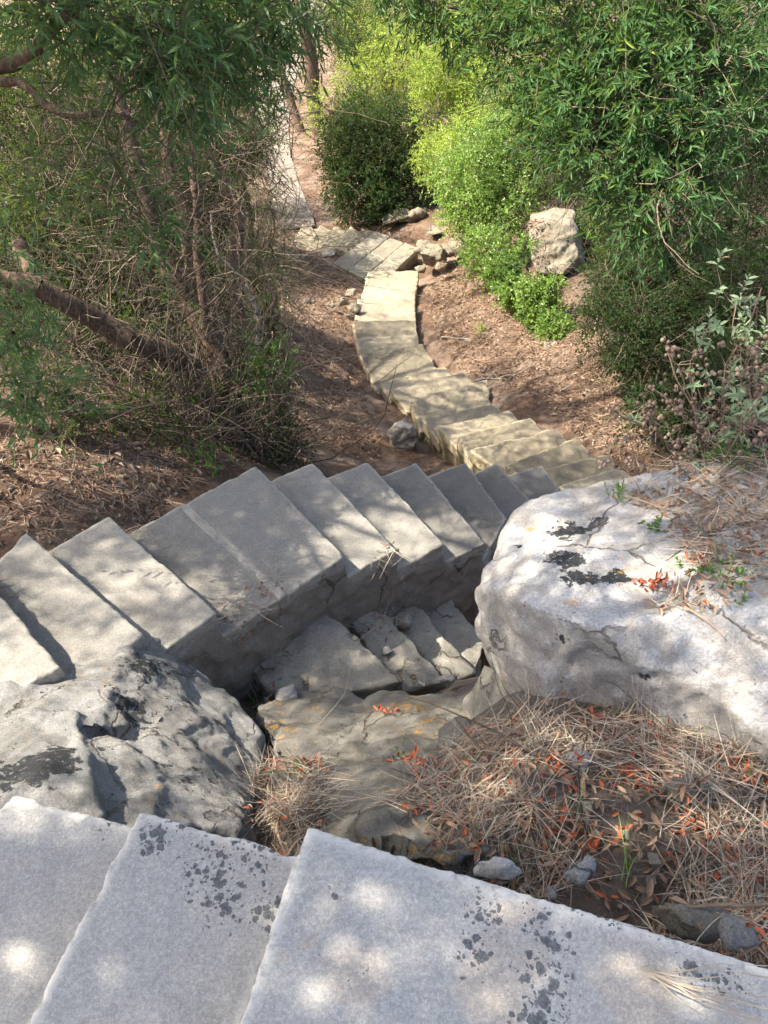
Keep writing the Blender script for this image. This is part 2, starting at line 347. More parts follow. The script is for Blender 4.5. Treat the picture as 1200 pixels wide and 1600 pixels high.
def _phi(d): return np.sqrt(d * d + .02)
_A = _phi(np.linalg.norm(ctrl[:, None, :2] - ctrl[None, :, :2], axis=2)) 
_n = len(ctrl); _K = np.zeros((_n + 1, _n + 1)); _K[:_n, :_n] = _A - np.eye(_n) * .03; _K[_n, :_n] = 1; _K[:_n, _n] = 1
_c = np.linalg.solve(_K, np.r_[ctrl[:, 2], 0])
def tz(x, y, rough=True):
    x = np.atleast_1d(np.asarray(x, float)); y = np.atleast_1d(np.asarray(y, float)); out = np.empty(len(x))
    for i in range(0, len(x), 20000):
        d = np.hypot(x[i:i + 20000, None] - ctrl[None, :, 0], y[i:i + 20000, None] - ctrl[None, :, 1])
        out[i:i + 20000] = _phi(d) @ _c[:_n] + _c[_n]
    far = np.clip((np.hypot(x, y) - 90) / 60, 0, 1); out = out * (1 - far) + (-17) * far
    if rough:
        p = P3(x, y); out = out + .05 * fbm(p, 1.3, 3, 3) + .022 * fbm(p, 6, 4, 4)
    return out
def axis_(a0, a1, step, grow, lim0, lim1):
    mid = list(np.arange(a0, a1 + 1e-6, step)); s = step; hi = [mid[-1]]
    while hi[-1] < lim1: s *= grow; hi.append(hi[-1] + s)
    s = step; lo = [mid[0]]
    while lo[-1] > lim0: s *= grow; lo.append(lo[-1] - s)
    return np.array(lo[::-1][:-1] + mid + hi[1:])
xs = axis_(-2.2, 3.2, .03, 1.05, -450, 450); ys = axis_(.0, 9.0, .035, 1.035, -300, 900)
X, Y = np.meshgrid(xs, ys); fx, fy = X.ravel(), Y.ravel(); Z = tz(fx, fy)
nx, ny = len(xs), len(ys); idx = np.arange(nx * ny).reshape(ny, nx)
quads = np.stack([idx[:-1, :-1], idx[:-1, 1:], idx[1:, 1:], idx[1:, :-1]], -1).reshape(-1, 4)
grey = np.clip(1.3 - np.hypot((fx - .3) / 1.6, (fy - 1.6) / 1.2), 0, 1)
dark = np.clip((fx - 1.7) / .8, 0, 1) * np.clip((fy - 3) / 1, 0, 1) * np.clip((fx - 1.9 - (fy - 5) * .12) / .5, 0, 1)  # painted shade on the soil below the right-hand tree
dark = np.maximum(dark, np.clip((-1.5 - fx) / 1.0, 0, 1) * np.clip((fy - 4.6) / 1.2, 0, 1) * np.clip((13 - fy) / 3, 0, 1))  # painted shade on the soil behind the left trunks
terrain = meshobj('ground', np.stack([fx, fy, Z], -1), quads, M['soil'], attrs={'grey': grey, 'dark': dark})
tag(terrain, 'brown sloping hillside soil with needle litter', 'ground', kind='structure')
COLLIDE.append((np.stack([fx, fy, Z], -1), quads))

# ------------------------------------------------------------------ staircases
def tread_solid(parent, poly, z, th, mat, vox, seed, amp=.004, marks=None, name='step', sc=7, tone=None):
    a = [np.array((p[0], p[1], z + random.uniform(-.003, .003))) for p in poly]
    b = [np.array((p[0], p[1], z - th)) for p in poly]
    return solid(name, [a + b], mat, vox, 3, amp, sc, 5, seed, parent, marks=marks, tone=tone if tone is not None else random.uniform(-.45, .45) * (2.0 if mat is M['slab_low'] else 1) if name == 'step' and mat is not M['slab'] else random.uniform(-.15, .15), edge=poly, gain=.58)
def inset(poly, d):
    p = [np.array(q[:2]) for q in poly]; c = sum(p) / len(p)
    return [c + (q - c) * (1 - d / max(.05, np.linalg.norm(q - c))) for q in p]
def jig(p, a=.025): return np.array((p[0] + random.uniform(-a, a), p[1] + random.uniform(-a, a), p[2]))
def poly_of(n0, f0, n1, f1, under):
    """tread between the nosing above (n0,f0) and its own nosing (n1,f1), running back under the stone above"""
    n0, f0, n1, f1 = [np.array(q[:2]) for q in (n0, f0, n1, f1)]
    return [n0 + (n0 - n1) / np.linalg.norm(n0 - n1) * under, n1, f1, f0 + (f0 - f1) / max(1e-6, np.linalg.norm(f0 - f1)) * under]

# upper flight, at the photographer's feet
up = empty('stone_staircase', W(480, 1290, -1.45), label='pale bright stone slab steps with dark round lichen spots at the photographer\'s feet', cat='staircase')
C0, C1 = W(480, 1290, -1.45), W(355, 1600, -1.45)      # nosing of the uppermost visible step
dC = (C1 - C0)[:2] / np.linalg.norm((C1 - C0)[:2])
rt = (W(1200, 1510, -1.45) - C0)[:2]; rt = rt / np.linalg.norm(rt)
def q2(o, a, b): return np.array(o[:2]) + rt * a + dC * b
jt = .43
Lm = lambda px, py, r, s=1.0, z=-1.45: ('lich', W(px, py, z), r, s)
def Wm(px, py, r, s=.25, z=-1.45): return ('warm', W(px, py, z), r, s)
tread_solid(up, [q2(C0, 0, 0), q2(C0, 1.3, -.0), q2(C0, 1.3, 1.05), q2(C0, 0.05, 1.05)], -1.45, .2, M['slab'], .0085, 1, .0035,
            [Lm(760, 1430, .045), Lm(745, 1395, .02, .9), Lm(740, 1490, .05, .9), Lm(860, 1460, .05), Lm(850, 1525, .06), Lm(520, 1400, .02, .5), Lm(515, 1385, .01, .8), Lm(850, 1580, .08), Lm(840, 1440, .04), Lm(870, 1540, .05),
             Wm(770, 1560, .07, .3), Wm(775, 1500, .05, .3), Wm(790, 1430, .04, .25), Wm(830, 1420, .04, .25), Wm(560, 1530, .06, .15), Wm(440, 1497, .009, .6), Wm(472, 1482, .007, .6), Wm(486, 1472, .007, .6), Lm(545, 1530, .008, .7), Lm(570, 1522, .008, .7),
             Lm(950, 1440, .02, .9), Lm(1080, 1515, .035), Lm(1110, 1535, .04, .9), Lm(900, 1420, .02), Wm(830, 1500, .05, .2), Wm(1000, 1560, .08, .2), Lm(1150, 1540, .05, .7)])
B0, B1 = W(215, 1262, -1.62), W(40, 1600, -1.62); Bf = W(452, 1331, -1.62)
tread_solid(up, [B0[:2], (B0 + (Bf - B0) * 1.12)[:2], (B0 + (Bf - B0) * 1.12)[:2] + dC * .9, (B0 + (B1 - B0) * 2.4)[:2]], -1.62, .2, M['slab'], .008, 3, .0035,
            [('lich', W(240, 1310, -1.62), .05, 1), ('lich', W(330, 1360, -1.62), .09, .75), ('lich', W(350, 1400, -1.62), .08, .8), ('lich', W(420, 1420, -1.62), .07, .8), ('lich', W(270, 1290, -1.62), .05, .6), ('lich', W(400, 1340, -1.62), .06, .7)])
A0, Af = W(20, 1238, -1.79), W(200, 1287, -1.79)
A1 = A0 + np.array([-.22, -.42, 0]) * 1.0
tread_solid(up, [A0[:2], (A0 + (Af - A0) * 1.15)[:2], (A0 + (Af - A0) * 1.15)[:2] + dC * .9, (A0 + (A1 - A0) * 2.0)[:2]], -1.79, .2, M['slab'], .008, 4, .0035, [('lich', W(170, 1300, -1.79), .04, .4)])
for k in range(1, 4):
    o = np.array([-.36 * k, .07 * k]); z = -1.79 - .17 * k
    tread_solid(up, [A0[:2] + o, A0[:2] + o + np.array([.45, -.08]), (A0[:2] + o + np.array([.45, -.08])) + dC * .9, A0[:2] + o + np.array([-.35, -.85])], z, .2, M['slab'], .012, 40 + k, .0035)
solid('side_wall', [[*[np.r_[p, -1.6] for p in [q2(C0, .03, .03), q2(C0, 1.27, .03), q2(C0, 1.27, 1.0), q2(C0, .08, 1.0)]], *[np.r_[p, -2.5] for p in [q2(C0, .03, .03), q2(C0, 1.27, .03), q2(C0, 1.27, 1.0), q2(C0, .08, 1.0)]]],
                    [*[np.r_[p, -1.78] for p in [B0[:2] + (.03, -.03), Bf[:2] + (.1, -.03), Bf[:2] + dC * .85, B1[:2] + (.05, 0)]], *[np.r_[p, -2.6] for p in [B0[:2] + (.03, -.03), Bf[:2] + (.1, -.03), Bf[:2] + dC * .85, B1[:2] + (.05, 0)]]],
                    [*[np.r_[p, -1.95] for p in [A0[:2] + (.03, -.03), Af[:2] + (.1, -.03), Af[:2] + dC * .85, A1[:2] + (.05, -.2)]], *[np.r_[p, -2.8] for p in [A0[:2] + (.03, -.03), Af[:2] + (.1, -.03), Af[:2] + dC * .85, A1[:2] + (.05, -.2)]]]],
      M['wall'], .03, 2, .015, 6, 4, 11, up)

# middle flight
mid = empty('stone_staircase', W(540, 868, -2.84), label='shaded grey stone flight with a wide landing slab, raised on a dark mortar wall', cat='staircase')
mN = [W(*q) for q in MID_N]; mF = [W(*q) for q in MID_F]
walls = []
for i in range(1, len(mN)):
    z = MID_N[i][2]; p = poly_of(mN[i - 1], mF[i - 1], mN[i], mF[i], .05)
    if i == 4:                                    # the landing: two slabs and a seam of pale mortar
        n0, n1, f1, f0 = p
        s = .50; g = .008
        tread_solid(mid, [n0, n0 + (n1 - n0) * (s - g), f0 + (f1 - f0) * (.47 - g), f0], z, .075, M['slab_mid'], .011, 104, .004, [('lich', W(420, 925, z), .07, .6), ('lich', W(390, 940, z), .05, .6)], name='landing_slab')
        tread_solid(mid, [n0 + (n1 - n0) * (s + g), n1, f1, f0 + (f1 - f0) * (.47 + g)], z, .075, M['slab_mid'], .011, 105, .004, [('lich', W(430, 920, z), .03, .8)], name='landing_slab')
        solid('mortar_seam', [[np.r_[q, zz] for zz in (z + .002, z - .08) for q in (n0 + (n1 - n0) * (s - g - .02) , n0 + (n1 - n0) * (s + g + .02), f0 + (f1 - f0) * (.47 + g + .02), f0 + (f1 - f0) * (.47 - g - .02))]],
              M['mortar'], .008, 1, .008, 12, 4, 33, mid)
    else:
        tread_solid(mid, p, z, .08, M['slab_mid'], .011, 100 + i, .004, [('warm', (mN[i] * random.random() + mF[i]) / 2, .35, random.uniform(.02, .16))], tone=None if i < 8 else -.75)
    pi_ = inset(p, -.012); zb = float(tz([mN[i][0]], [mN[i][1]])[0]) - .6
    walls.append([np.r_[q, z - .055] for q in pi_] + [np.r_[q, min(zb, z - .8) - .3] for q in inset(p, .0)])
solid('side_wall', walls, M['wall'], .020, 2, .012, 9, 5, 120, mid, ridge=.008, gain=.6)

# lower flight
low = empty('stone_staircase', W(760, 640, -4.8), label='long curving flight of buff stone steps descending the sunny slope', cat='staircase')
lL = [W(*q, z) for q, z in zip(LOW_L, LOW_Z)]; lR = [W(*q, z) for q, z in zip(LOW_R, LOW_Z)]
lL0 = lL[0] + np.array([.25, -.45, .17]); lR0 = lR[0] + np.array([.35, -.3, .17])
pl, pr = lL0, lR0; walls = []
for i in range(14):
    p = poly_of(jig(pl), jig(pr), jig(lL[i]), jig(lR[i]), .05)
    vx = .014 if i < 9 else .018
    run = np.linalg.norm((lL[i] - pl)[:2])
    if i >= 11:                                   # the long treads are two stones laid end to end
        n0, n1, f1, f0 = p; s = .55
        tread_solid(low, [n0 + (n1 - n0) * (s + .004), n1, f1, f0 + (f1 - f0) * (s + .004)], LOW_Z[i], .16, M['slab_low'], vx, 200 + i, .012)
        tread_solid(low, [n0, n0 + (n1 - n0) * (s - .004), f0 + (f1 - f0) * (s - .004), f0], LOW_Z[i] + .03, .16, M['slab_low'], vx, 230 + i, .012)
    else:
        tread_solid(low, p, LOW_Z[i] + random.uniform(-.01, .01), .14, M['slab_low'], vx, 200 + i, .012, [('warm', (lL[i] + lR[i]) / 2, .4, .1)])
    pi_ = inset(p, .035)
    walls.append([np.r_[q, LOW_Z[i] - .09] for q in pi_] + [np.r_[q, LOW_Z[i] - 1.0] for q in inset(p, -.01)])
    pl, pr = lL[i], lR[i]
solid('side_wall', walls, M['wall_low'], .03, 2, .035, 5, 5, 220, low, ridge=.02)

# flagged platform and the far steps leading off to the left
ter = empty('flagstone_terrace', W(590, 390, -6.41), label='small flagstone terrace of brown slabs at the bottom of the steps', cat='terrace')
ZT = -6.42
Q = [(521, 413), (590, 360), (618, 362), (650, 388), (610, 415), (553, 433)]
cA, cB, cC, cD = W(519, 410, ZT), W(588, 360, ZT), W(656, 388, ZT), W(592, 446, ZT)
for i in range(3):
    for j in range(2):
        def g(u, v): return (cA + (cB - cA) * v) * (1 - u) + (cD + (cC - cD) * v) * u
        u0, u1, v0, v1 = i / 3 + .008, (i + 1) / 3 - .008, j / 2 + .006, (j + 1) / 2 - .006
        tread_solid(ter, [g(u0, v0)[:2], g(u1, v0)[:2], g(u1, v1)[:2], g(u0, v1)[:2]], ZT + random.uniform(-.008, .008), .10, M['flag'], .016, 300 + i * 2 + j, .006, name='flagstone')
solid('base', [[np.r_[inset([cA[:2], cB[:2], cC[:2], cD[:2]], .03)[k], z] for k in range(4) for z in (ZT - .04, ZT - .9)]], M['wall_low'], .03, 2, .03, 5, 4, 310, ter)
far = empty('stone_staircase', W(500, 380, -6.7), label='farthest small flight of stone steps turning left behind the flagstone terrace', cat='staircase')
FN = [(541, 383), (522, 386), (500, 388), (478, 391), (450, 392)]; FF = [(566, 360), (548, 357), (524, 356), (500, 354), (474, 352)]
zz = ZT; pn_, pf_ = W(566, 388, ZT), W(600, 356, ZT)
walls = []
for i in range(5):
    zz = ZT - .15 * (i + 1); a, b = W(*FN[i], zz), W(FF[i][0], FF[i][1] - 4, zz)
    p = poly_of(pn_, pf_, a, b, .05); tread_solid(far, p, zz, .15, M['slab_low'], .02, 320 + i, .014)
    walls.append([np.r_[q, zz - .08] for q in inset(p, .02)] + [np.r_[q, zz - .9] for q in p]); pn_, pf_ = a, b
solid('side_wall', walls, M['wall_low'], .035, 2, .03, 5, 4, 330, far)
solid_path = []
PTH = [(492, 352, 432, 362, -7.30), (488, 335, 430, 335, -7.42), (472, 310, 425, 310, -7.7), (455, 260, 412, 262, -8.0), (452, 215, 395, 215, -8.35), (455, 160, 395, 160, -8.95), (470, 100, 415, 100, -9.6), (500, 40, 430, 40, -10.3), (540, 0, 455, 0, -11)]
pv = []
for a0, b0, a1, b1, z in PTH: pv += [W(a0, b0, z), W(a1, b1, z)]
pv = np.array(pv); fine = []
for i in range(len(PTH) - 1):
    for t in np.linspace(0, 1, 14, endpoint=False):
        for s in np.linspace(0, 1, 8):
            r_ = pv[2 * i] * (1 - s) + pv[2 * i + 1] * s; l_ = pv[2 * i + 2] * (1 - s) + pv[2 * i + 3] * s; fine.append(r_ * (1 - t) + l_ * t)
fine = np.array(fine); fine[:, 2] = np.maximum(fine[:, 2], tz(fine[:, 0], fine[:, 1]) + .03)
k_ = len(fine) // 8; ii = np.arange(k_ * 8).reshape(k_, 8)
tag(meshobj('path', fine, np.stack([ii[:-1, :-1], ii[:-1, 1:], ii[1:, 1:], ii[1:, :-1]], -1).reshape(-1, 4), M['concrete']), 'pale path running away between the trees', 'path', kind='structure')

# ------------------------------------------------------------------ rocks
def rock(name, label, pts, mat, vox, seed, amp=.03, sc=4, group=None, marks=None, ridge=.02, hulls=None, cat='rock', smooth=3, warp=.15, oct=5):
    o = solid(name, hulls or [pts], mat, vox, smooth, amp, sc, oct, seed, None, ridge=ridge, marks=marks, warp=warp, gain=.56)
    return tag(o, label, cat, group)
def WW(*rows): return [W(*r) for r in rows]
def low_of(pts, dz, shrink=.0):
    c = sum(pts) / len(pts); return [np.array((c[0] + (p[0] - c[0]) * (1 - shrink), c[1] + (p[1] - c[1]) * (1 - shrink), p[2] - dz)) for p in pts]

bt = WW((745, 925, -2.0), (772, 850, -1.97), (800, 793, -1.95), (850, 768, -1.93), (960, 752, -1.88), (1080, 742, -1.83), (1200, 712, -1.75), (1420, 760, -1.62), (1420, 1010, -1.5), (1200, 985, -1.6), (1000, 985, -1.655), (880, 968, -1.69), (800, 935, -1.80))
bb = WW((742, 985, -2.3), (785, 1062, -2.22), (850, 1098, -2.1), (950, 1112, -2.03), (1100, 1152, -1.93), (1250, 1205, -1.84), (1420, 1270, -1.75))
bbk = [np.array(q) for q in ((.65, 2.1, -2.9), (.60, 1.75, -2.9), (1.4, 2.2, -2.6), (2.0, 1.9, -2.4), (1.0, 1.3, -2.5), (1.9, 1.0, -2.2), (.62, 1.5, -2.7))]
rock('boulder', 'large white-crusted limestone boulder with black lichen patches', None, M['boulder'], .013, 5, .020, 3.4, ridge=.014, oct=7, smooth=2, cat='boulder',
     hulls=[bt + bb + bbk],
     marks=[('lich', W(890, 830, -1.85), .09, 1.2), ('lich', W(885, 880, -1.8), .09, 1.1), ('lich', W(910, 905, -1.75), .09, 1.1), ('lich', W(965, 905, -1.72), .07, 1.3), ('lich', W(935, 820, -1.84), .06, 1.3), ('lich', W(1075, 1075, -1.8), .02, 1.3), ('lich', W(1185, 1115, -1.8), .02, 1.3), ('lich', W(880, 1000, -1.8), .02, 1.1), ('lich', W(850, 1030, -2.0), .015, 1.1), ('lich', W(855, 865, -1.87), .03, .9), ('lich', W(1115, 1055, -1.75), .045, 1.5), ('lich', W(1010, 1050, -1.76), .025, 1.4), ('lich', W(1070, 880, -1.7), .05, .7),
            ('orange', W(890, 940, -1.72), .05, 2.0), ('orange', W(835, 825, -1.9), .04, 1.7), ('orange', W(860, 900, -1.8), .03, .6), ('orange', W(790, 890, -1.95), .04, .8), ('warm', W(1120, 1120, -1.88), .09, .45), ('warm', W(1040, 1090, -1.85), .08, .35), ('warm', W(800, 1050, -2.2), .1, .25)])
# left outcrop
lo = []
lo.append(WW((95, 1040, -2.42), (200, 1008, -2.52), (262, 1000, -2.75), (330, 1060, -2.85), (300, 1130, -2.5), (150, 1130, -2.22), (30, 1075, -2.3), (-120, 1060, -2.35), (-100, 1150, -2.15)) + [np.array((-1.2, 1.2, -3.0)), np.array((-.6, 1.7, -3.3)), np.array((-.5, 1.3, -3.0)), np.array((-1.3, 1.7, -3))])
lo.append(WW((300, 1060, -2.8), (350, 1080, -2.8), (415, 1150, -2.8), (412, 1215, -2.55), (385, 1290, -2.25), (230, 1290, -2.05), (190, 1180, -2.2), (250, 1110, -2.4)) + [np.array((-.35, 1.2, -3.1)), np.array((-.8, 1.0, -3)), np.array((-.7, 1.6, -3.2)), np.array((-.35, .8, -2.9))])
lo.append(WW((-60, 1190, -2.05), (60, 1150, -2.08), (140, 1175, -2.05), (150, 1270, -1.93), (20, 1270, -1.9), (-100, 1250, -1.9)) + [np.array((-1.2, .8, -2.6)), np.array((-.6, .8, -2.6)), np.array((-.9, 1.2, -2.8))])
lo.append(WW((-60, 1110, -2.2), (120, 1105, -2.22), (-60, 1200, -2.06), (130, 1190, -2.1)) + [np.array((-1.2, 1.0, -2.7)), np.array((-.7, 1.0, -2.7)), np.array((-1.0, 1.4, -2.9))])
lo.append(WW((60, 1160, -2.12), (200, 1140, -2.25), (260, 1200, -2.2), (230, 1300, -2.0), (60, 1300, -1.98)) + [np.array((-1.0, .7, -2.7)), np.array((-.4, .7, -2.7)), np.array((-.7, 1.3, -2.9))])
rock('rock_outcrop', 'dark lichened grey rock hump left of the hollow, below the grey steps', None, M['outcrop'], .012, 15, .030, 3.2, hulls=lo, ridge=.010, warp=.1, oct=7,
     marks=[('lich', W(230, 1040, -2.5), .12, .8), ('lich', W(215, 1100, -2.35), .1, .8), ('lich', W(60, 1210, -2.0), .12, 1), ('lich', W(100, 1180, -2.05), .05, .8), ('orange', W(320, 1090, -2.7), .08, .9), ('orange', W(150, 1100, -2.25), .03, .6)])
co = [WW((400, 1090, -3.22), (430, 1085, -3.2), (520, 1078, -3.2), (640, 1085, -3.05), (730, 1090, -2.9), (735, 1130, -2.65), (560, 1115, -2.95), (430, 1190, -2.75), (450, 1285, -2.2)) + [np.array((-.3, 1.3, -3.3)), np.array((.3, 1.3, -3.3)), np.array((.2, 2.0, -3.6))],
      WW((540, 1130, -2.85), (640, 1095, -2.9), (720, 1120, -2.62), (735, 1200, -2.3), (740, 1290, -1.92), (640, 1300, -2.0), (500, 1295, -2.15), (480, 1210, -2.55)) + [np.array((0, 1.0, -3.0)), np.array((.3, 1.0, -3.0)), np.array((.2, 1.6, -3.3))],
      WW((470, 1240, -2.5), (500, 1300, -2.2), (470, 1345, -2.15), (600, 1385, -1.86), (750, 1400, -1.74), (740, 1290, -1.92), (600, 1200, -2.5)) + [np.array((-.2, .5, -2.7)), np.array((.3, .5, -2.7)), np.array((.1, 1.2, -2.9))],
      WW((560, 1270, -2.1), (740, 1270, -1.93), (760, 1330, -1.76), (700, 1345, -1.72), (560, 1320, -1.86)) + [np.array((.0, .75, -2.5)), np.array((.3, .8, -2.5))]]
rock('rock_outcrop', 'ochre-lichened bedrock sloping down the middle of the hollow', None, M['ochre_rock'], .012, 25, .036, 3.2, hulls=co, ridge=.010, warp=.1, oct=7,
     marks=[('orange', W(620, 1120, -2.9), .16, .9), ('orange', W(560, 1230, -2.4), .06, .8), ('orange', W(680, 1100, -2.85), .06, .8)])
rock('rock', 'pinkish rock wedge tucked under the left end of the white boulder', WW((755, 1035, -2.5), (800, 1045, -2.35), (805, 1090, -2.22), (755, 1140, -2.42), (728, 1095, -2.68), (745, 1070, -2.62)) + [np.array((.3, 1.5, -3)), np.array((.5, 1.5, -3)), np.array((.4, 1.9, -3))], M['old_step'], .012, 35, .02, 6)
rock('rock', 'rounded pale rock half buried at the upper edge of the dry grass', WW((690, 1130, -2.45), (770, 1120, -2.3), (790, 1170, -2.1), (750, 1200, -2.1), (690, 1170, -2.3)) + [np.array((.2, 1.3, -2.8)), np.array((.45, 1.3, -2.8))], M['ochre_rock'], .012, 36, .02, 6)
# old rock-cut steps below the wall
os_ = empty('rock_staircase', W(600, 1020, -3.4), label='old crumbling rock-cut steps in the pit under the grey flight', cat='staircase')
def ostep(poly, z, zb, seed, th=.0): solid('step', [[*[np.array((q[0], q[1], z + random.uniform(-.02, .02))) for q in poly], *[np.array((q[0], q[1], zb)) for q in poly]]], M['old_step'], .013, 3, .018, 6, 5, seed, os_, ridge=.015)
ostep([W(*q, -3.2) for q in ((385, 1035), (505, 950), (632, 1062), (520, 1085), (420, 1075))], -3.2, -3.9, 41)
ostep([W(*q, -3.38) for q in ((540, 960), (590, 940), (700, 1062), (620, 1080), (600, 1050))], -3.38, -4.0, 42)
ostep([W(*q, -3.55) for q in ((590, 945), (640, 925), (745, 1050), (705, 1068), (670, 1040))], -3.55, -4.2, 43)
ostep([W(*q, -3.72) for q in ((625, 935), (690, 915), (760, 1000), (745, 1055), (700, 1030))], -3.72, -4.4, 44)
def randrock(name, label, px, py, z, r, mat, seed, vox=.02, flat=.7, sink=.35, amp=.25, group=None, n=13, stretch=(1, 1)):
    g = np.random.default_rng(seed); c = W(px, py, z)
    q = g.normal(size=(n, 3)); q /= np.linalg.norm(q, axis=1)[:, None]; q *= r * (1 - amp * g.random((n, 1))); q[:, 2] *= flat
    q[:, 0] *= stretch[0]; q[:, 1] *= stretch[1]
    q += c + np.array((0, 0, r * flat * (1 - 2 * sink)))
    return rock(name, label, list(q), mat, vox, seed, r * .10, 1.4 / r, group=group, ridge=r * .10, smooth=1, warp=r * .2)
fb = empty; 
rock('boulder', 'buff sunlit boulder half hidden in the bright bushes on the right slope',
     WW((826, 352, -4.62), (845, 345, -4.55), (893, 350, -4.55), (905, 400, -4.9), (880, 430, -5.1), (838, 425, -5.1), (828, 395, -4.9)) + [W(850, 445, -5.5), W(920, 430, -5.4), W(900, 350, -5.0) + np.array((.1, .7, 0)), W(840, 360, -5.0) + np.array((0, .6, 0))], M['buff_rock'], .025, 51, .045, 4, cat='boulder', ridge=.02, warp=0, smooth=1)
rock('rock', 'pitted dark rock lying against the foot of the curving flight', WW((612, 665, -4.95), (645, 668, -4.95), (655, 690, -5.1), (640, 710, -5.25), (615, 700, -5.2), (608, 680, -5.1)) + [W(635, 700, -5.4), W(620, 690, -5.4), W(635, 675, -5.2) + np.array((0, .3, 0))], M['old_step'], .015, 52, .03, 6)
for i, (px, py, z, r, lab) in enumerate([
    (672, 404, -6.25, .42, 'pale broken rock beside the right corner of the terrace'), (702, 398, -6.2, .26, 'low buff rock to the right of the terrace corner rock'),
    (722, 388, -6.15, .34, 'wide buff rock nearest the bright bushes beyond the terrace'), (655, 425, -6.2, .16, 'small buff stone wedged between terrace and top long tread'),
    (690, 420, -6.15, .15, 'small buff stone on the reddish soil just below the terrace rocks'), (640, 348, -6.6, .5, 'flat sunlit slab of bedrock behind the terrace'),
    (620, 342, -6.6, .30, 'knobbly bedrock at the foot of the dark round bush'), (680, 362, -6.45, .24, 'shaded bedrock lump behind the terrace on its right')]):
    randrock('rock', lab, px, py, z, r, M['buff_rock'], 60 + i, .025, .55 if i not in (5, 6, 7) else .28, .3, group='bedrock lumps round the terrace', stretch=(1, 1) if i not in (5, 6) else (1.4, 1))
for i, (px, py, z, r, lab) in enumerate([
    (535, 474, -6.05, .17, 'pale rubble stone farthest left beside the long treads'), (550, 462, -6.1, .15, 'pale rubble stone uppermost beside the long treads'),
    (556, 485, -6.0, .15, 'pale rubble stone touching the long tread edge'), (518, 478, -6.12, .10, 'small pale stone lying left of the rubble pile'),
    (545, 495, -5.95, .12, 'lowest pale rubble stone beside the long treads'), (480, 471, -6.15, .09, 'single grey stone alone on the needle litter'),
    (515, 402, -6.75, .20, 'grey rock at the left corner of the terrace'), (533, 418, -6.6, .16, 'pale grey rock below the left corner of the terrace')]):
    randrock('rock', lab, px, py, z, r, M['buff_rock' if i < 5 else 'old_step'], 80 + i, .015, .6, .3, group='rubble stones left of the long treads')
for i, (px, py, z, r, mat, lab, st) in enumerate([
    (905, 1190, -1.80, .045, 'white_rock', 'small white stone in the dry grass below the boulder', (1, .8)), (1070, 1235, -1.74, .075, 'buff_rock', 'pinkish flat stone half covered by dry grass on the right', (1, .6)),
    (905, 1362, -1.68, .048, 'white_rock', 'pitted white stone in the dry grass beside the long slab', (1.2, .8)), (1065, 1440, -1.60, .085, 'ochre_rock', 'yellow-faced stone against the edge of the long slab', (1.3, .7)),
    (1135, 1462, -1.59, .065, 'outcrop', 'grey stone right of the yellow-faced stone', (1, .9)), (790, 1362, -1.60, .055, 'slab', 'thin pale stone chip butted against the long slab', (1.6, .6)),
    (445, 1088, -3.12, .075, 'white_rock', 'angular grey stone at the left corner of the old steps', (1, 1)), (860, 1395, -1.68, .02, 'white_rock', 'tiny pale stone at the slab edge', (1, 1)),
    (420, 1040, -3.15, .05, 'outcrop', 'small stone in the dry grass below the mortar wall', (1, 1)), (632, 975, -3.52, .11, 'old_step', 'upright chunk of stone on the old steps', (.7, .7)),
    (605, 1018, -3.36, .05, 'white_rock', 'pale pebble on the second old step', (1, .7)), (600, 950, -3.5, .07, 'outcrop', 'grey chunk at the foot of the mortar wall', (1, 1)),
    (400, 1075, -3.35, .06, 'outcrop', 'flat brown stone in the pit corner beside the angular one', (1.3, .8)), (385, 1055, -3.4, .05, 'old_step', 'brown stone deepest in the pit corner', (1.2, .9)), (700, 1062, -3.3, .05, 'outcrop', 'rusty brown stone at the foot of the old steps', (1.4, .6)), (660, 1068, -3.3, .035, 'white_rock', 'small grey stone below the second old step', (1, 1)),
    (860, 545, -5.35, .15, 'buff_rock', 'pale stone near the lower bushes on the right slope', (1, .8)), (1030, 478, -4.55, .09, 'white_rock', 'grey stone in the dark thicket on the right', (1.2, .8)),
    (455, 632, -5.3, .22, 'buff_rock', 'sunlit pale stone between the trunks and the curving flight', (1.2, 1))]):
    randrock('rock', lab, px, py, z, r, M[mat], 100 + i, max(.006, r * .12), .6, .35, stretch=st)

# ------------------------------------------------------------------ drop test
_vs = []; _fs = []; off = 0
for v, f in COLLIDE:
    _vs.append(v); _fs.append(f + off); off += len(v)
bvh = BVHTree.FromPolygons(np.vstack(_vs).tolist(), np.vstack(_fs).tolist())
def drop(x, y, top=-1.0):
    out = np.empty((len(x), 6)); dn = Vector((0, 0, -1))
    for i in range(len(x)):
        h = bvh.ray_cast(Vector((x[i], y[i], top if np.isscalar(top) else top[i])), dn)
        if h[0] is None: out[i] = (x[i], y[i], -9, 0, 0, 1)
        else:
            n_ = h[1] if h[1].z > 0 else -h[1]; out[i] = (*h[0], *n_)
    return out
def inpoly(x, y, poly):
    c = np.zeros(len(x), bool); n = len(poly)
    for i in range(n):
        x0, y0 = poly[i][:2]; x1, y1 = poly[(i + 1) % n][:2]
        k = ((y0 > y) != (y1 > y)) & (x < (x1 - x0) * (y - y0) / (y1 - y0 + 1e-12) + x0); c ^= k
    return c
def spread(poly, n, g):
    p = np.array([q[:2] for q in poly]); lo, hi = p.min(0), p.max(0); X_, Y_ = [], []
    m = 0
    while m < n:
        x = g.uniform(lo[0], hi[0], n * 2); y = g.uniform(lo[1], hi[1], n * 2); k = inpoly(x, y, p); X_.append(x[k]); Y_.append(y[k]); m += k.sum()
    return np.concatenate(X_)[:n], np.concatenate(Y_)[:n]

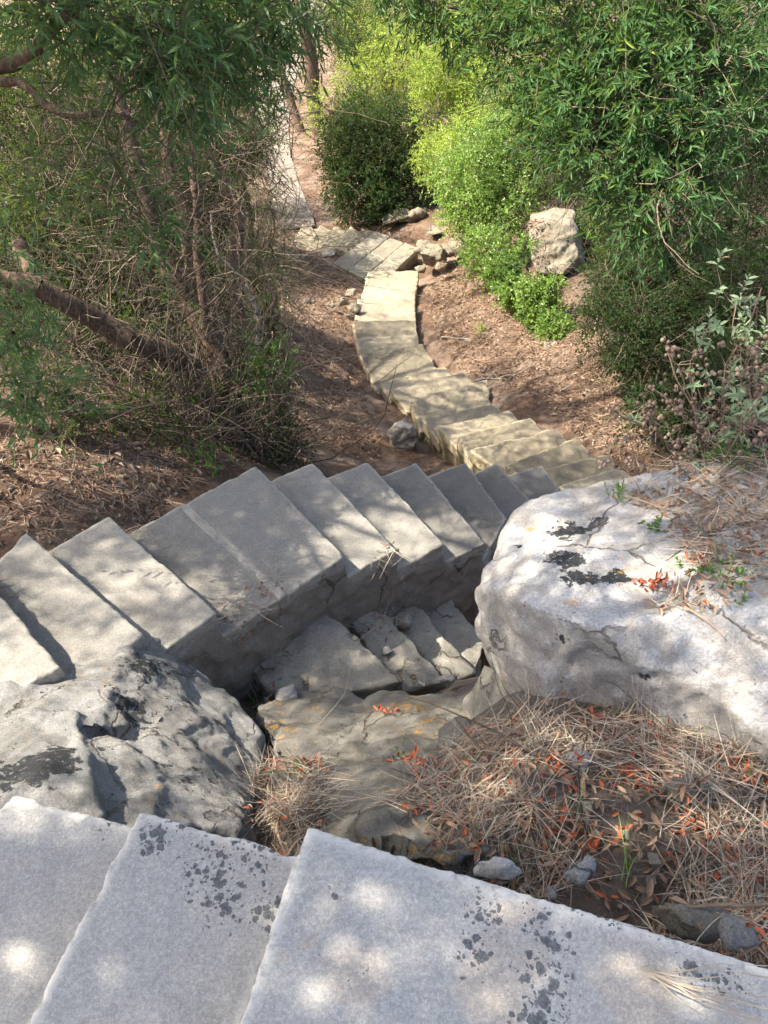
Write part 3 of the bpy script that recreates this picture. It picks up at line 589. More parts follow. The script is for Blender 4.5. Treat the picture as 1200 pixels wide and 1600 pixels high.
# ------------------------------------------------------------------ blades, leaves, twigs
def unit(a): return a / (np.linalg.norm(a, axis=-1, keepdims=True) + 1e-9)
def strips(paths, width, side=None):
    """paths [S,K,3] -> flat tapered blades"""
    S, K, _ = paths.shape
    d = unit(paths[:, -1] - paths[:, 0]); 
    if side is None: side = unit(np.cross(d, rng.normal(size=(S, 3))))
    wd = np.asarray(width).reshape(-1, 1, 1) * np.linspace(1, .25, K).reshape(1, K, 1)
    a = paths + side[:, None] * wd / 2; b = paths - side[:, None] * wd / 2
    v = np.stack([a, b], 2).reshape(-1, 3); base = (np.arange(S) * K * 2)[:, None] + (np.arange(K - 1) * 2)[None]
    f = np.stack([base, base + 1, base + 3, base + 2], -1).reshape(-1, 4)
    return v, f
def tubes(paths, rad, sides=3):
    """paths [S,K,3], rad [S,K]"""
    S, K, _ = paths.shape
    d = np.gradient(paths, axis=1); d = unit(d)
    ref = np.where(np.abs(d[..., 2:3]) > .8, np.array([1., 0, 0]), np.array([0, 0, 1.])); a = unit(np.cross(d, ref)); b = np.cross(d, a)
    an = np.linspace(0, 2 * np.pi, sides, endpoint=False)
    v = paths[:, :, None] + rad[:, :, None, None] * (a[:, :, None] * np.cos(an)[:, None] + b[:, :, None] * np.sin(an)[:, None])
    v = v.reshape(-1, 3); base = (np.arange(S) * K * sides)[:, None, None] + (np.arange(K - 1) * sides)[None, :, None]
    j = np.arange(sides)[None, None]; j2 = (j + 1) % sides
    f = np.stack([base + j, base + j2, base + sides + j2, base + sides + j], -1).reshape(-1, 4)
    return v, f
def leaves(P, d, n, L, Wd, fold=.25, curl=.15, simple=False):
    """P base [N,3], d direction, n leaf normal"""
    L = np.asarray(L).reshape(-1, 1) * np.ones((len(P), 1)); Wd = np.asarray(Wd).reshape(-1, 1) * np.ones((len(P), 1))
    s = unit(np.cross(d, n)); n = unit(np.cross(s, d))
    up_ = n * Wd * fold; 
    if simple:
        v = np.stack([P, P + d * L * .5 + s * Wd * .5 + up_, P + d * L - n * L * curl, P + d * L * .5 - s * Wd * .5 + up_], 1)
        f = np.arange(len(P) * 4).reshape(-1, 4); return v.reshape(-1, 3), f, 4
    v = np.stack([P, P + d * L * .30 + s * Wd * .42 + up_, P + d * L * .68 + s * Wd * .38 + up_ - n * L * curl * .5, P + d * L - n * L * curl,
                  P + d * L * .68 - s * Wd * .38 + up_ - n * L * curl * .5, P + d * L * .30 - s * Wd * .42 + up_], 1)
    b = (np.arange(len(P)) * 6)[:, None]; f = np.concatenate([b + np.array([0, 1, 2, 3]), b + np.array([0, 3, 4, 5])], 1).reshape(-1, 4)
    return v.reshape(-1, 3), f, 6
class Acc:
    def __init__(s): s.v = []; s.f = []; s.r = []; s.m = []; s.o = 0
    def add(s, v, f, r, m=0):
        s.v.append(v); s.f.append(f + s.o); s.o += len(v); s.m.append(np.full(len(f), m))
        s.r.append(np.broadcast_to(np.asarray(r, float), (len(v),)) if np.ndim(r) == 0 else r)
    def build(s, name, mats, parent=None, smooth=False):
        return meshobj(name, np.vstack(s.v), np.vstack(s.f), None, parent, {'rnd': np.concatenate(s.r)}, smooth, mats, np.concatenate(s.m))
def shoots(acc, P, d, length, nl, L, Wd, g, ang=50, droop=.25, stem=.0016, simple=False, lm=0, sm=1, whorl=2, tone=None, sides=3, fold=.25, curl=.15):
    S = len(P); length = np.asarray(length) * np.ones(S); K = 5; t = np.linspace(0, 1, K)
    bend = g.normal(size=(S, 3)) * .22; bend[:, 2] -= droop
    def at(tt): return P[:, None] + d[:, None] * (length[:, None] * tt)[..., None] + bend[:, None] * (length[:, None] * tt * tt)[..., None]
    paths = at(np.tile(t, (S, 1)))
    if stem > 0:
        v, f = tubes(paths, np.tile(stem * (1.1 - .7 * t), (S, 1)), sides); acc.add(v, f, np.repeat(g.random(S), K * sides), sm)
    tl = np.tile(np.linspace(.12, 1.0, nl), (S, 1)) + g.normal(size=(S, nl)) * .02
    pb = at(tl); tang = unit(d[:, None] + 2 * bend[:, None] * tl[..., None])
    ref = unit(np.cross(tang, g.normal(size=(S, 1, 3)))); bi = np.cross(tang, ref)
    k = np.arange(nl); phi = g.random((S, 1)) * 6.28 + (k % whorl)[None] * 2 * np.pi / whorl + (k // whorl)[None] * 1.57 + g.normal(size=(S, nl)) * .35
    rad = ref * np.cos(phi)[..., None] + bi * np.sin(phi)[..., None]
    al = np.radians(ang) * (1.15 - .65 * tl) + g.normal(size=(S, nl)) * .18
    ld = unit(tang * np.cos(al)[..., None] + rad * np.sin(al)[..., None] + np.array([0, 0, -.10])); ln = unit(tang * .6 - rad * .5 + np.array([0, 0, .8]) + g.normal(size=(S, nl, 3)) * .15)
    ls = L * (1 - .35 * np.abs(tl - .45)) * g.uniform(.5, 1.2, (S, nl))
    v, f, q = leaves(pb.reshape(-1, 3), ld.reshape(-1, 3), ln.reshape(-1, 3), ls.ravel(), (ls * Wd / L).ravel(), simple=simple, fold=fold, curl=curl)
    base = g.random(S) if tone is None else tone
    rr = np.clip(base[:, None] * .55 + g.random((S, nl)) * .45, 0, 1) ; acc.add(v, f, np.repeat(rr.ravel(), q), lm)
def blobpts(blobs, n, g, shell=.55):
    """blobs rows: centre (3), radii (3 or 1) -> points and outward directions, with clumps"""
    wts = np.array([np.prod(np.atleast_1d(b[1]) * np.ones(3)) ** (2 / 3) for b in blobs]); ch = g.choice(len(blobs), n, p=wts / wts.sum())
    c = np.array([b[0] for b in blobs])[ch]; r = np.array([np.atleast_1d(b[1]) * np.ones(3) for b in blobs])[ch]
    u = unit(g.normal(size=(n, 3))); m = (shell + (1 - shell) * g.random(n) ** .6) * (1 + .22 * fbm(u * 1.0 + c, 2.2, 2, 5))
    return c + u * r * m[:, None], u
def limb(a, b, r0, r1, g, wob=.06, K=12, sag=0.0):
    a, b = np.asarray(a, float), np.asarray(b, float); t = np.linspace(0, 1, K)[:, None]; L = np.linalg.norm(b - a)
    o = g.normal(size=3) * 10; nz = np.stack([fbm(np.stack([t[:, 0] * 2.5 + o[0], t[:, 0] * 0 + i * 7 + o[1], t[:, 0] * 0], -1), 1, 3, i) for i in range(3)], -1)
    p = a + (b - a) * t + nz * wob * L * np.sin(np.pi * np.clip(t * 1.0, 0, 1)) + np.array([0, 0, -sag]) * np.sin(np.pi * t) * L
    return p, (r0 + (r1 - r0) * t[:, 0] ** .8) * (1 + .12 * fbm(np.stack([t[:, 0] * 6 + o[0], t[:, 0] * 0, t[:, 0] * 0], -1), 1, 2, 3))
def add_limb(acc, a, b, r0, r1, g, sides=9, m=0, **kw):
    p, r = limb(a, b, r0, r1, g, **kw); v, f = tubes(p[None], r[None], sides)
    v = v + .12 * r0 * np.stack([fbm(v, 14, 3, 70 + i) for i in range(3)], -1); acc.add(v, f, .5, m); return p
def twigs(acc, P, d, L, r, g, K=7, wob=.5, m=0, droop=0.0, sides=3):
    S = len(P); L = np.asarray(L) * np.ones(S); t = np.linspace(0, 1, K)
    dd = np.cumsum(np.concatenate([d[:, None], g.normal(size=(S, K - 2, 3)) * wob / np.sqrt(K)], 1), 1); dd[..., 2] -= droop * t[None, :-1]
    dd = unit(dd); step = (L / (K - 1))[:, None, None] * dd; p = np.concatenate([P[:, None], P[:, None] + np.cumsum(step, 1)], 1)
    v, f = tubes(p, np.asarray(r).reshape(-1, 1) * np.ones((S, 1)) * (1.05 - .8 * t)[None], sides); acc.add(v, f, np.repeat(g.random(S), K * sides), m); return p
def rdir(n, g, up=0.0):
    d = g.normal(size=(n, 3)); d[:, 2] += up; return unit(d)

exec_marker = 0
# ------------------------------------------------------------------ ground litter
def litter(name, label, regions, mat, g, Lr, wr, flat=.25, cat='litter', K=4, curve=.3, lift=.01, top=-1.0):
    acc = Acc()
    for poly, n in regions:
        x, y = spread(poly, int(n * 2.0), g); kk = np.argsort(-(fbm(P3(x, y), 9, 3, 31) + g.normal(size=len(x)) * .22))[:n]; x, y = x[kk], y[kk]; h = drop(x, y, top); P = h[:, :3] + h[:, 3:] * (lift * g.random((n, 1)) ** 2)
        nr = h[:, 3:]; d = g.normal(size=(n, 3)); d = unit(d - nr * (d * nr).sum(1, keepdims=True) * (1 - flat)); s0 = np.sign((d * nr).sum(1, keepdims=True)); d = unit(d + nr * flat * .5 * (1 - s0) * g.random((n, 1)))
        L = g.uniform(*Lr, n); t = np.linspace(0, 1, K); bend = unit(g.normal(size=(n, 3)) - nr * .3) * curve
        paths = P[:, None] + d[:, None] * (L[:, None] * t)[..., None] + bend[:, None] * (L[:, None] * t * t * .5)[..., None]
        v, f = strips(paths, g.uniform(*wr, n)); acc.add(v, f, np.repeat(g.random(n), K * 2))
    return tag(acc.build(name, [mat]), label, cat, kind='stuff')
g1 = np.random.default_rng(11)
Rpit = [W(*q) for q in ((620, 1240, -2.0), (720, 1170, -2.2), (830, 1110, -2.05), (1000, 1130, -1.95), (1260, 1230, -1.8), (1260, 1500, -1.6), (1000, 1420, -1.65), (700, 1320, -1.75))]
Rl = [W(*q) for q in ((370, 1290, -2.2), (390, 1190, -2.5), (470, 1180, -2.5), (520, 1260, -2.2), (460, 1300, -2.1))]
Rcorner = [W(*q) for q in ((340, 1030, -3.2), (440, 960, -3.2), (460, 1000, -3.2), (430, 1090, -3.1), (390, 1100, -3.0))]
Rtop = [W(*q) for q in ((985, 775, -1.84), (1070, 738, -1.82), (1300, 700, -1.7), (1300, 900, -1.6), (1180, 935, -1.63), (1120, 965, -1.64), (1000, 968, -1.66), (1080, 905, -1.7), (1060, 850, -1.75))]
Rstep = [W(*q) for q in ((540, 970, -3.4), (610, 935, -3.5), (640, 950, -3.5), (620, 1010, -3.4), (560, 990, -3.4))]
litter('dry_grass', 'matted dry straw grass on the ground beside the pale slabs', [(Rpit, 4000), (Rl, 1100), (Rcorner, 400), (Rtop, 1700), (Rstep, 200)], M['straw'], g1, (.05, .19), (.0011, .0030), .22, 'dry grass', 5, .5, .035)
Rn = [W(*q) for q in ((440, 720, -4.9), (600, 720, -5.2), (560, 560, -5.8), (545, 430, -6.4), (480, 400, -6.8), (440, 450, -6.2), (420, 560, -5.4))]
Rr = [W(*q) for q in ((660, 440, -6.1), (740, 370, -6.3), (860, 480, -5.6), (960, 560, -4.9), (1010, 700, -4.3), (980, 740, -4.2), (860, 650, -5.0), (760, 590, -5.4), (690, 530, -5.8))]
Rb = [W(*q) for q in ((-60, 850, -2.75), (100, 850, -2.8), (210, 800, -2.85), (400, 730, -3.6), (330, 680, -3.6), (100, 650, -3.0), (-100, 690, -2.8))]
Rk = [W(*q) for q in ((440, 380, -7.1), (500, 330, -7.4), (520, 200, -8), (440, 150, -8.6), (470, 360, -7.2))]
def tufts(name, label, poly, nt, nb, g, Lr, mat):
    acc = Acc(); x, y = spread(poly, nt, g); h = drop(x, y)
    P = np.repeat(h[:, :3], nb, 0) + g.normal(size=(nt * nb, 3)) * (.012, .012, 0); n = nt * nb; lean = np.repeat(rdir(nt, g) * (1, 1, 0), nb, 0)
    d = unit(g.normal(size=(n, 3)) * .45 + lean * .7 + np.array((0, 0, .55))); L = g.uniform(*Lr, n); t = np.linspace(0, 1, 6)
    bend = unit(d * (1, 1, 0) + g.normal(size=(n, 3)) * .4 - np.array((0, 0, .9))) * g.uniform(.3, 1.1, (n, 1))
    paths = P[:, None] + d[:, None] * (L[:, None] * t)[..., None] + bend[:, None] * (L[:, None] * t * t * .6)[..., None]; v, f = strips(paths, g.uniform(.0014, .0038, n)); acc.add(v, f, np.repeat(g.random(n), 12))
    return tag(acc.build(name, [mat]), label, 'grass tufts', kind='stuff')
tufts('grass_tufts', 'rooted tufts of dry bleached grass between slabs and boulder', Rpit, 36, 22, g1, (.06, .17), M['straw'])
tufts('grass_tufts', 'short dry tufts on top of the white boulder', Rtop, 26, 18, g1, (.04, .10), M['straw'])
tufts('grass_tufts', 'dry tufts left of the ochre bedrock', Rl, 12, 20, g1, (.03, .08), M['straw'])
litter('dry_blades', 'broad flattened brown grass blades lying in the dry grass', [(Rpit, 420), (Rtop, 160), (Rl, 60)], M['deadleaf'], g1, (.06, .18), (.004, .009), .15, 'dry blades', 6, .4, .03)
tufts('green_grass', 'a few fresh green blades among the dry grass', Rpit, 14, 5, g1, (.05, .14), M['weed'])
joints = []
for i in (2, 3, 4, 5, 6, 7): joints.append(([mN[i - 1][:2] * .5 + mF[i - 1][:2] * .5, mF[i - 1][:2], mF[i - 1][:2] + (mN[i] - mN[i - 1])[:2] * .22, (mN[i - 1][:2] * .5 + mF[i - 1][:2] * .5) + (mN[i] - mN[i - 1])[:2] * .10], 90))
for i in range(1, 14): joints.append(([lL[i - 1][:2], lR[i - 1][:2], lR[i - 1][:2] + (lR[i] - lR[i - 1])[:2] * .22, lL[i - 1][:2] + (lL[i] - lL[i - 1])[:2] * .10], 130))
litter('needle_drift', 'drifts of brown pine needles caught along the backs of the treads', joints, M['needle'], g1, (.04, .10), (.0016, .0035), .10, 'litter', 3, .25, .006)
litter('pine_needles', 'reddish brown pine needle litter covering the slope', [(Rn, 10000), (Rr, 26000), (Rb, 6000), (Rk, 3000)], M['needle'], g1, (.05, .14), (.003, .0075), .22, 'litter', 3, .25, .015)
def chips(name, label, regions, mat, g, L, Wd, cat='litter'):
    acc = Acc()
    for poly, n in regions:
        x, y = spread(poly, n, g); h = drop(x, y); P = h[:, :3] + h[:, 3:] * (.004 + .02 * g.random((n, 1)))
        d = unit(g.normal(size=(n, 3)) * (1, 1, .35)); ls = g.uniform(.6, 1.2, n) * L
        v, f, q = leaves(P, d, unit(h[:, 3:] + g.normal(size=(n, 3)) * .4), ls, ls * Wd / L, fold=.3, curl=.3); acc.add(v, f, np.repeat(g.random(n), q))
    return tag(acc.build(name, [mat]), label, cat, kind='stuff')
chips('dead_leaves', 'curled tan dead leaves scattered over grass, rock and slope', [(Rpit, 700), (Rl, 90), (Rtop, 500), (Rr, 500), (Rb, 500), (Rn, 250), (Rstep, 25)], M['deadleaf'], g1, .035, .014, 'dead leaves')
chips('leaf_litter', 'broad brown leaf litter and bark flakes on the slopes', [(Rr, 2600), (Rn, 1500), (Rk, 300), (Rb, 300)], M['barkchip'], g1, .06, .030, 'litter')
chips('red_leaflets', 'rusty orange-red fallen leaflets strewn through the dry grass', [(Rpit, 330), (Rl, 60), (Rcorner, 25), (Rtop, 35)], M['redleaf'], g1, .024, .011, 'red leaves')
acc = Acc()
for px, py, z in ((430, 1190, -2.5), (480, 1200, -2.45), (490, 1195, -2.45), (425, 1300, -2.2), (600, 1130, -2.9), (750, 1150, -2.2), (780, 1160, -2.1), (635, 1195, -2.4), (660, 1215, -2.3), (770, 1330, -1.75), (1010, 925, -1.7), (1030, 925, -1.7), (1080, 885, -1.7),
                  (930, 1300, -1.73), (880, 1275, -1.75), (1020, 1180, -1.85), (1100, 1280, -1.7), (1180, 1330, -1.66), (1190, 1400, -1.63), (1170, 1440, -1.62), (1150, 1200, -1.8), (1185, 1215, -1.8), (990, 1210, -1.8), (660, 1240, -2.2), (1180, 1470, -1.61), (860, 1190, -1.85)):
    n = 20; c = W(px, py, z); x = c[0] + g1.normal(size=n) * .022; y = c[1] + g1.normal(size=n) * .022; h = drop(x, y)
    v, f, q = leaves(h[:, :3] + [0, 0, .015], unit(g1.normal(size=(n, 3)) + (0, 0, .4)), rdir(n, g1, 1.0), g1.uniform(.016, .034, n), g1.uniform(.008, .013, n), fold=.3); acc.add(v, f, np.repeat(g1.random(n), q))
tag(acc.build('red_leaves', [M['redleaf']]), 'small patches of rusty red leaves in the dry grass and rock cracks', 'red leaves', kind='stuff')
acc = Acc()
for poly, n in ((Rn, 90), (Rr, 260), (Rb, 120), (Rk, 60), (Rpit, 30)):
    x, y = spread(poly, n, g1); h = drop(x, y); twigs(acc, h[:, :3] + (0, 0, .012), unit(g1.normal(size=(n, 3)) * (1, 1, .08)), g1.uniform(.08, .45, n), g1.uniform(.0015, .005, n), g1, K=7, wob=.35)
tag(acc.build('fallen_twigs', [M['twig']], smooth=True), 'thin dry twigs lying over the needle litter', 'twigs', kind='stuff')
# gravel in the bank and slope
acc = Acc()
for poly, n in ((Rb, 90), (Rr, 160), (Rpit, 40), (Rn, 60)):
    x, y = spread(poly, n, g1); h = drop(x, y); r = g1.uniform(.006, .022, n)
    K_ = np.array([[1, 0, 0], [0, 1, 0], [-1, 0, 0], [0, -1, 0], [.6, .6, .7], [-.6, .6, .7], [-.6, -.6, .7], [.6, -.6, .7]])
    v = h[:, None, :3] + K_[None] * r[:, None, None] * g1.uniform(.7, 1.2, (n, 8, 1)); b = (np.arange(n) * 8)[:, None]
    f = np.concatenate([b + np.array(q) for q in ([0, 1, 5, 4], [1, 2, 6, 5], [2, 3, 7, 6], [3, 0, 4, 7], [4, 5, 6, 7])], 1).reshape(-1, 4); acc.add(v.reshape(-1, 3), f, np.repeat(g1.random(n), 8))
tag(acc.build('gravel', [M['buff_rock']]), 'small pale loose stones on the bank and slope', 'gravel', kind='stuff')

# ------------------------------------------------------------------ trees and shrubs
SV = np.array(sv)
SUN_GAPS = [(W(690, 1000, -3.5), .17), (W(720, 980, -3.6), .14), (W(650, 1020, -3.4), .10), (W(660, 810, -3.18), .16), (W(590, 800, -3.01), .16), (W(620, 770, -3.1), .10), (W(725, 790, -3.35), .10), (W(700, 830, -3.3), .08),  # crowns are opened along the sun rays to put sun patches here
        (W(560, 840, -3.01), .08), (W(215, 890, -2.67), .10), (W(150, 880, -2.67), .07), (W(90, 890, -2.5), .09), (W(60, 930, -2.5), .06), (W(150, 940, -2.5), .05), (W(345, 965, -2.84), .05), (W(450, 985, -3.2), .06), (W(510, 890, -2.84), .06),
        (W(755, 662, -4.75), .28), (W(715, 690, -4.6), .20), (W(800, 650, -4.7), .22), (W(640, 620, -5.3), .16), (W(700, 560, -5.6), .4), (W(610, 435, -6.2), .35), (W(620, 480, -6.0), .2), (W(600, 570, -5.6), .22),
        (W(720, 440, -6.1), .5), (W(790, 500, -5.7), .5), (W(860, 560, -5.3), .3), (W(460, 640, -5.3), .22), (W(870, 390, -4.8), .6), (W(600, 385, -6.4), .4), (W(690, 150, -5.0), 1.2), (W(720, 250, -5.0), 1.0), (W(430, 200, -8), 1.0), (W(880, 850, -1.8), .16), (W(1000, 880, -1.72), .12), (W(1130, 1010, -1.65), .18), (W(640, 1140, -2.8), .12), (W(830, 1220, -1.9), .10), (W(1050, 1260, -1.75), .10)]
def let_through(P):
    keep = np.ones(len(P), bool)
    for c, r in SUN_GAPS:
        q = P - c; t = q @ SV; dd = np.linalg.norm(q - t[:, None] * SV, axis=1); keep &= ~((t > .6) & (dd < r + .06))
    return keep
def tree(name, label, base, limbs, crown=None, cat='tree', group=None, bark='bark', leaf='lance', L=.085, Wd=.018, nl=12, slen=(.18, .34), n=900, g=None, twign=0, simple=False, up=.2, droop=.3,
         shell=.5, ang=50, stem=.0018, extra=None, jit=.6, part='crown', twm='twig', whorl=2):
    o = empty(name, base, label=label, cat=cat, group=group); acc = Acc()
    for a, b, r0, r1, kw in limbs: add_limb(acc, a, b, r0, r1, g, **kw)
    if limbs: acc.build('trunk', [M[bark]], o, smooth=True)
    if crown:
        acc = Acc(); P, u = blobpts(crown, n, g, shell); kp = let_through(P); P, u = P[kp], u[kp]; n = len(P); d = unit(u + g.normal(size=(n, 3)) * jit + np.array((0, 0, up)))
        tone = np.clip(.5 + .55 * fbm(P, 1.6, 3, 9) + g.normal(size=n) * .15, 0, 1)
        shoots(acc, P, d, g.uniform(*slen, n), nl, L, Wd, g, droop=droop, tone=tone, simple=simple, ang=ang, stem=stem, whorl=whorl)
        if twign:
            P, u = blobpts(crown, twign, g, .0); twigs(acc, P, rdir(twign, g, .2), g.uniform(.3, .8, twign), .004, g, m=1)
        acc.build(part, [M[leaf], M[twm]], o)
    return o
def B(px, py, dep, rpx, ry=None, squash=1.0):
    r = rpx * dep / F; return (D(px, py, dep), np.array((r, r if ry is None else ry, r * squash)))
gt = np.random.default_rng(21)
# right: the long-leaved tree hanging over the picture
rb = np.array((5.8, 7.0, float(tz([5.8], [7.0])[0])))
rc = [B(950, 40, 4.6, 140), B(830, 50, 4.9, 75), B(1050, 130, 4.4, 130), B(960, 190, 4.5, 100), B(1040, 290, 4.4, 85), B(870, 170, 4.9, 55), B(1120, 40, 4.8, 130), B(730, -10, 5.2, 70), B(1050, 365, 4.4, 30), B(1130, 210, 4.6, 60), B(640, -40, 5.2, 60)]
lb = [(rb, D(1260, 120, 5.5), .11, .07, {}), (D(1260, 120, 5.5), D(930, 40, 5.0), .05, .02, {}), (D(1260, 120, 5.5), D(1050, 300, 4.7), .04, .012, {}), (D(1260, 120, 5.5), D(800, 70, 5.2), .045, .012, {}), (D(930, 40, 5.0), D(700, 10, 5.2), .03, .01, {}), (D(1260, 120, 5.5), D(1120, -100, 5.2), .06, .03, {})]
tree('evergreen_tree', 'large tree with long narrow dark green leaves hanging in from the upper right', rb, lb, rc, g=gt, n=2500, L=.084, Wd=.0175, nl=12, leaf='lance', twign=420, slen=(.12, .30), droop=.15)
# tall pines rooted left of the stairs: their crowns shade the place
def tall(label, base, top, crown, n):
    base = np.array((base[0], base[1], float(tz([base[0]], [base[1]])[0]) - .1)); top = np.asarray(top, float)
    limbs = [(base, base * .5 + top * .5, .16, .12, dict(wob=.03)), (base * .5 + top * .5, top, .12, .05, dict(wob=.03))]
    m = base * .3 + top * .7
    for c, r in crown: limbs.append((m, np.asarray(c, float), .045, .015, dict(sides=6, K=10)))
    tree('pine_tree', label, base, limbs, [(np.array(c, float), np.array(r, float)) for c, r in crown], g=gt, n=n, L=.11, Wd=.016, nl=12, leaf='midleaf', simple=True, slen=(.2, .45), cat='pine tree', twign=80, stem=.004, shell=.2, jit=.9)
tall('tall pine whose crown shades the pale slabs, outside the picture to the left', (-4.4, 0.6), (-3.4, 1.2, 4.6), [((-1.9, 1.3, 1.7), (.9, .8, .35)), ((-2.9, .7, 2.2), (1.0, .9, .4)), ((-1.4, 2.1, 2.0), (.8, .8, .35)), ((-2.4, 2.2, 2.2), (.9, .8, .4)), ((-1.2, .6, 1.9), (.8, .7, .35)), ((-2.6, 0.0, 2.4), (.9, .7, .4)), ((-1.1, 1.4, 2.5), (.9, .8, .4)), ((-2.6, .2, 1.6), (.8, .7, .35)), ((-2.0, .0, 2.1), (.7, .7, .3)), ((-2.6, 1.6, 1.5), (.9, .5, .3)), ((-3.6, .6, 1.6), (.8, .6, .3)), ((-3.3, .1, 1.8), (.7, .5, .3))], 4700)
tall('tall pine whose crown shades the grey flight, outside the picture to the left', (-5.6, 3.8), (-4.6, 4.4, 3.6), [((-3.4, 3.3, 1.5), (1.1, .7, .35)), ((-2.8, 4.2, 1.3), (.9, .6, .35)), ((-4.2, 4.6, 1.9), (1.0, .8, .4)), ((-3.3, 5.4, 1.8), (.8, .6, .35)), ((-2.3, 3.4, 2.0), (.9, .6, .3)), ((-3.6, 2.7, 1.6), (.8, .5, .3)), ((-4.6, 3.2, 1.9), (.9, .6, .3)), ((-4.9, 2.6, 1.3), (.9, .6, .3)), ((-4.0, 3.9, 1.3), (.8, .6, .3))], 4300)
tall('tall pine whose crown dapples the curving flight, outside the picture to the left', (-6.8, 9.0), (-5.2, 9.0, 3.4), [((-3.6, 7.6, 1.3), (.8, .6, .3)), ((-4.6, 9.0, 1.6), (.9, .7, .35)), ((-4.0, 10.6, 1.4), (.9, .7, .3)), ((-5.4, 7.4, 1.8), (1.0, .8, .4)), ((-5.6, 11.0, 1.6), (1.0, .9, .35)), ((-4.4, 12.6, 1.2), (.9, .7, .3)), ((-4.9, 6.6, 1.9), (.7, .5, .3)), ((-3.2, 9.2, .9), (.5, .4, .2)), ((-5.8, 8.2, 1.2), (.9, .7, .3)), ((-6.2, 9.8, 1.0), (.8, .7, .3)), ((-3.0, 7.0, 1.2), (.5, .5, .2))], 2000)
tall('unseen wide-limbed pine added above the picture to shade the right-hand thicket', (-7.4, 7.6), (-3.4, 7.6, 3.6), [((-.9, 6.9, 2.2), (1.2, .8, .4)), ((-.5, 8.3, 2.4), (1.2, .9, .4)), ((.2, 7.4, 2.6), (1.0, .9, .35)), ((-1.4, 9.6, 2.2), (1.0, .8, .35))], 1700)  # unseen pine, added so its shadow falls on the right-hand thicket
# left: narrow-leaved tree hanging from above
lb0 = np.array((-3.4, 4.6, float(tz([-3.4], [4.6])[0])))
lc = [B(120, 20, 3.6, 70), B(260, 50, 3.6, 75), B(350, 0, 3.8, 80), B(200, 140, 3.6, 38), B(300, 130, 3.7, 50), B(420, 0, 4.1, 50), B(60, -30, 3.5, 70), B(110, 170, 3.6, 25, squash=.8), B(220, 330, 3.9, 32), B(180, 240, 3.7, 30), B(390, 90, 4.0, 35), B(290, 220, 3.7, 28), B(480, -20, 4.2, 40), B(60, 280, 3.9, 25), B(330, 60, 3.8, 40)]
lbm = [(lb0, D(-40, 120, 4.2), .12, .07, {}), (D(-40, 120, 4.2), D(200, -20, 3.8), .05, .02, {}), (D(200, -20, 3.8), D(400, 0, 4.1), .02, .01, {}), (D(-40, 120, 4.2), D(230, 200, 3.9), .03, .01, {}), (D(-40, 120, 4.2), D(0, -300, 4.0), .06, .04, {})]
hi = [(D(-40, -500, 4.0), np.array((1.0, .9, .5)))]
tree('evergreen_tree', 'grey-green narrow-leaved tree drooping into the upper left corner', lb0, lbm, lc, g=gt, n=640, L=.096, Wd=.0195, nl=10, leaf='lance2', twign=160, droop=.22, slen=(.12, .32))
# low sprays at the left edge
lc = [B(30, 470, 3.1, 60), B(60, 560, 3.1, 60), B(20, 640, 3.0, 55), B(-20, 540, 3.1, 70), B(0, 400, 3.3, 50), B(90, 500, 3.2, 30)]
ls0 = W(-60, 700, -2.85)
tree('olive_shrub', 'silvery narrow-leaved shrub at the left edge above the grey steps', ls0, [(ls0, D(20, 520, 3.15), .02, .008, {}), (ls0, D(-20, 400, 3.3), .02, .008, {})], lc, cat='shrub', g=gt, n=170, L=.060, Wd=.015, nl=13, leaf='lance2', slen=(.14, .28), droop=.3)
# the tangle of trunks
tb = np.array((-1.25, 4.95, float(tz([-1.25], [4.95])[0]) - .1))
def lim(*pts, r=(.07, .04), K=10, wob=.05):
    pts = [np.asarray(p) for p in pts]; rs = np.linspace(r[0], r[1], len(pts)); return [(pts[i], pts[i + 1], rs[i], rs[i + 1], dict(wob=wob, K=K)) for i in range(len(pts) - 1)]
limbs = lim(tb, D(345, 560, 6.3), D(250, 400, 6.2), D(215, 270, 6.0), D(170, 60, 5.9), r=(.10, .045)) + lim(tb, D(375, 560, 6.6), D(365, 420, 6.8), D(375, 330, 6.9), D(330, 250, 6.9), D(320, 120, 6.8), r=(.075, .035)) \
    + lim(tb, D(300, 570, 6.0), D(200, 530, 5.6), D(60, 450, 5.2), D(-80, 400, 5.0), r=(.10, .055)) + lim(D(345, 560, 6.3), D(290, 380, 6.4), D(260, 230, 6.5), D(240, 60, 6.5), r=(.06, .035)) + lim(tb, D(350, 600, 6.1), D(310, 420, 5.9), D(300, 260, 5.8), r=(.05, .025)) \
    + lim(D(100, 470, 5.3), D(50, 440, 5.4), D(30, 380, 5.5), r=(.07, .05))
rbase = lambda x, y: np.array((x, y, float(tz([x], [y])[0]) - .05))
crown_hi = [(np.array(c), np.array(r)) for c, r in (((-2.6, 5.0, .9), (1.0, 1.0, .55)), ((-3.2, 6.8, 1.0), (1.3, 1.2, .6)), ((-2.0, 8.0, .6), (1.0, .9, .5)), ((-4.2, 5.0, .6), (1.2, 1.0, .7)))]
o = tree('tangled_tree', 'many-stemmed brown tree fanning up from one base behind the landing', tb, limbs, [B(300, 40, 6.6, 140), B(150, 120, 6.4, 130), B(60, 250, 6.2, 110), B(380, 80, 7.0, 70), B(130, 330, 6.3, 60), B(250, 480, 6.0, 50, squash=.6), B(350, 640, 5.9, 50), B(230, 620, 5.6, 50, squash=.6)] + crown_hi, g=gt, n=2100, L=.055, Wd=.020, nl=11, leaf='midleaf', twign=300, slen=(.12, .3), simple=True, jit=1.0)
acc = Acc(); n = 1500
u_ = gt.random((n, 2)); px = 60 + 400 * u_[:, 0]; py = 130 + 560 * u_[:, 1]
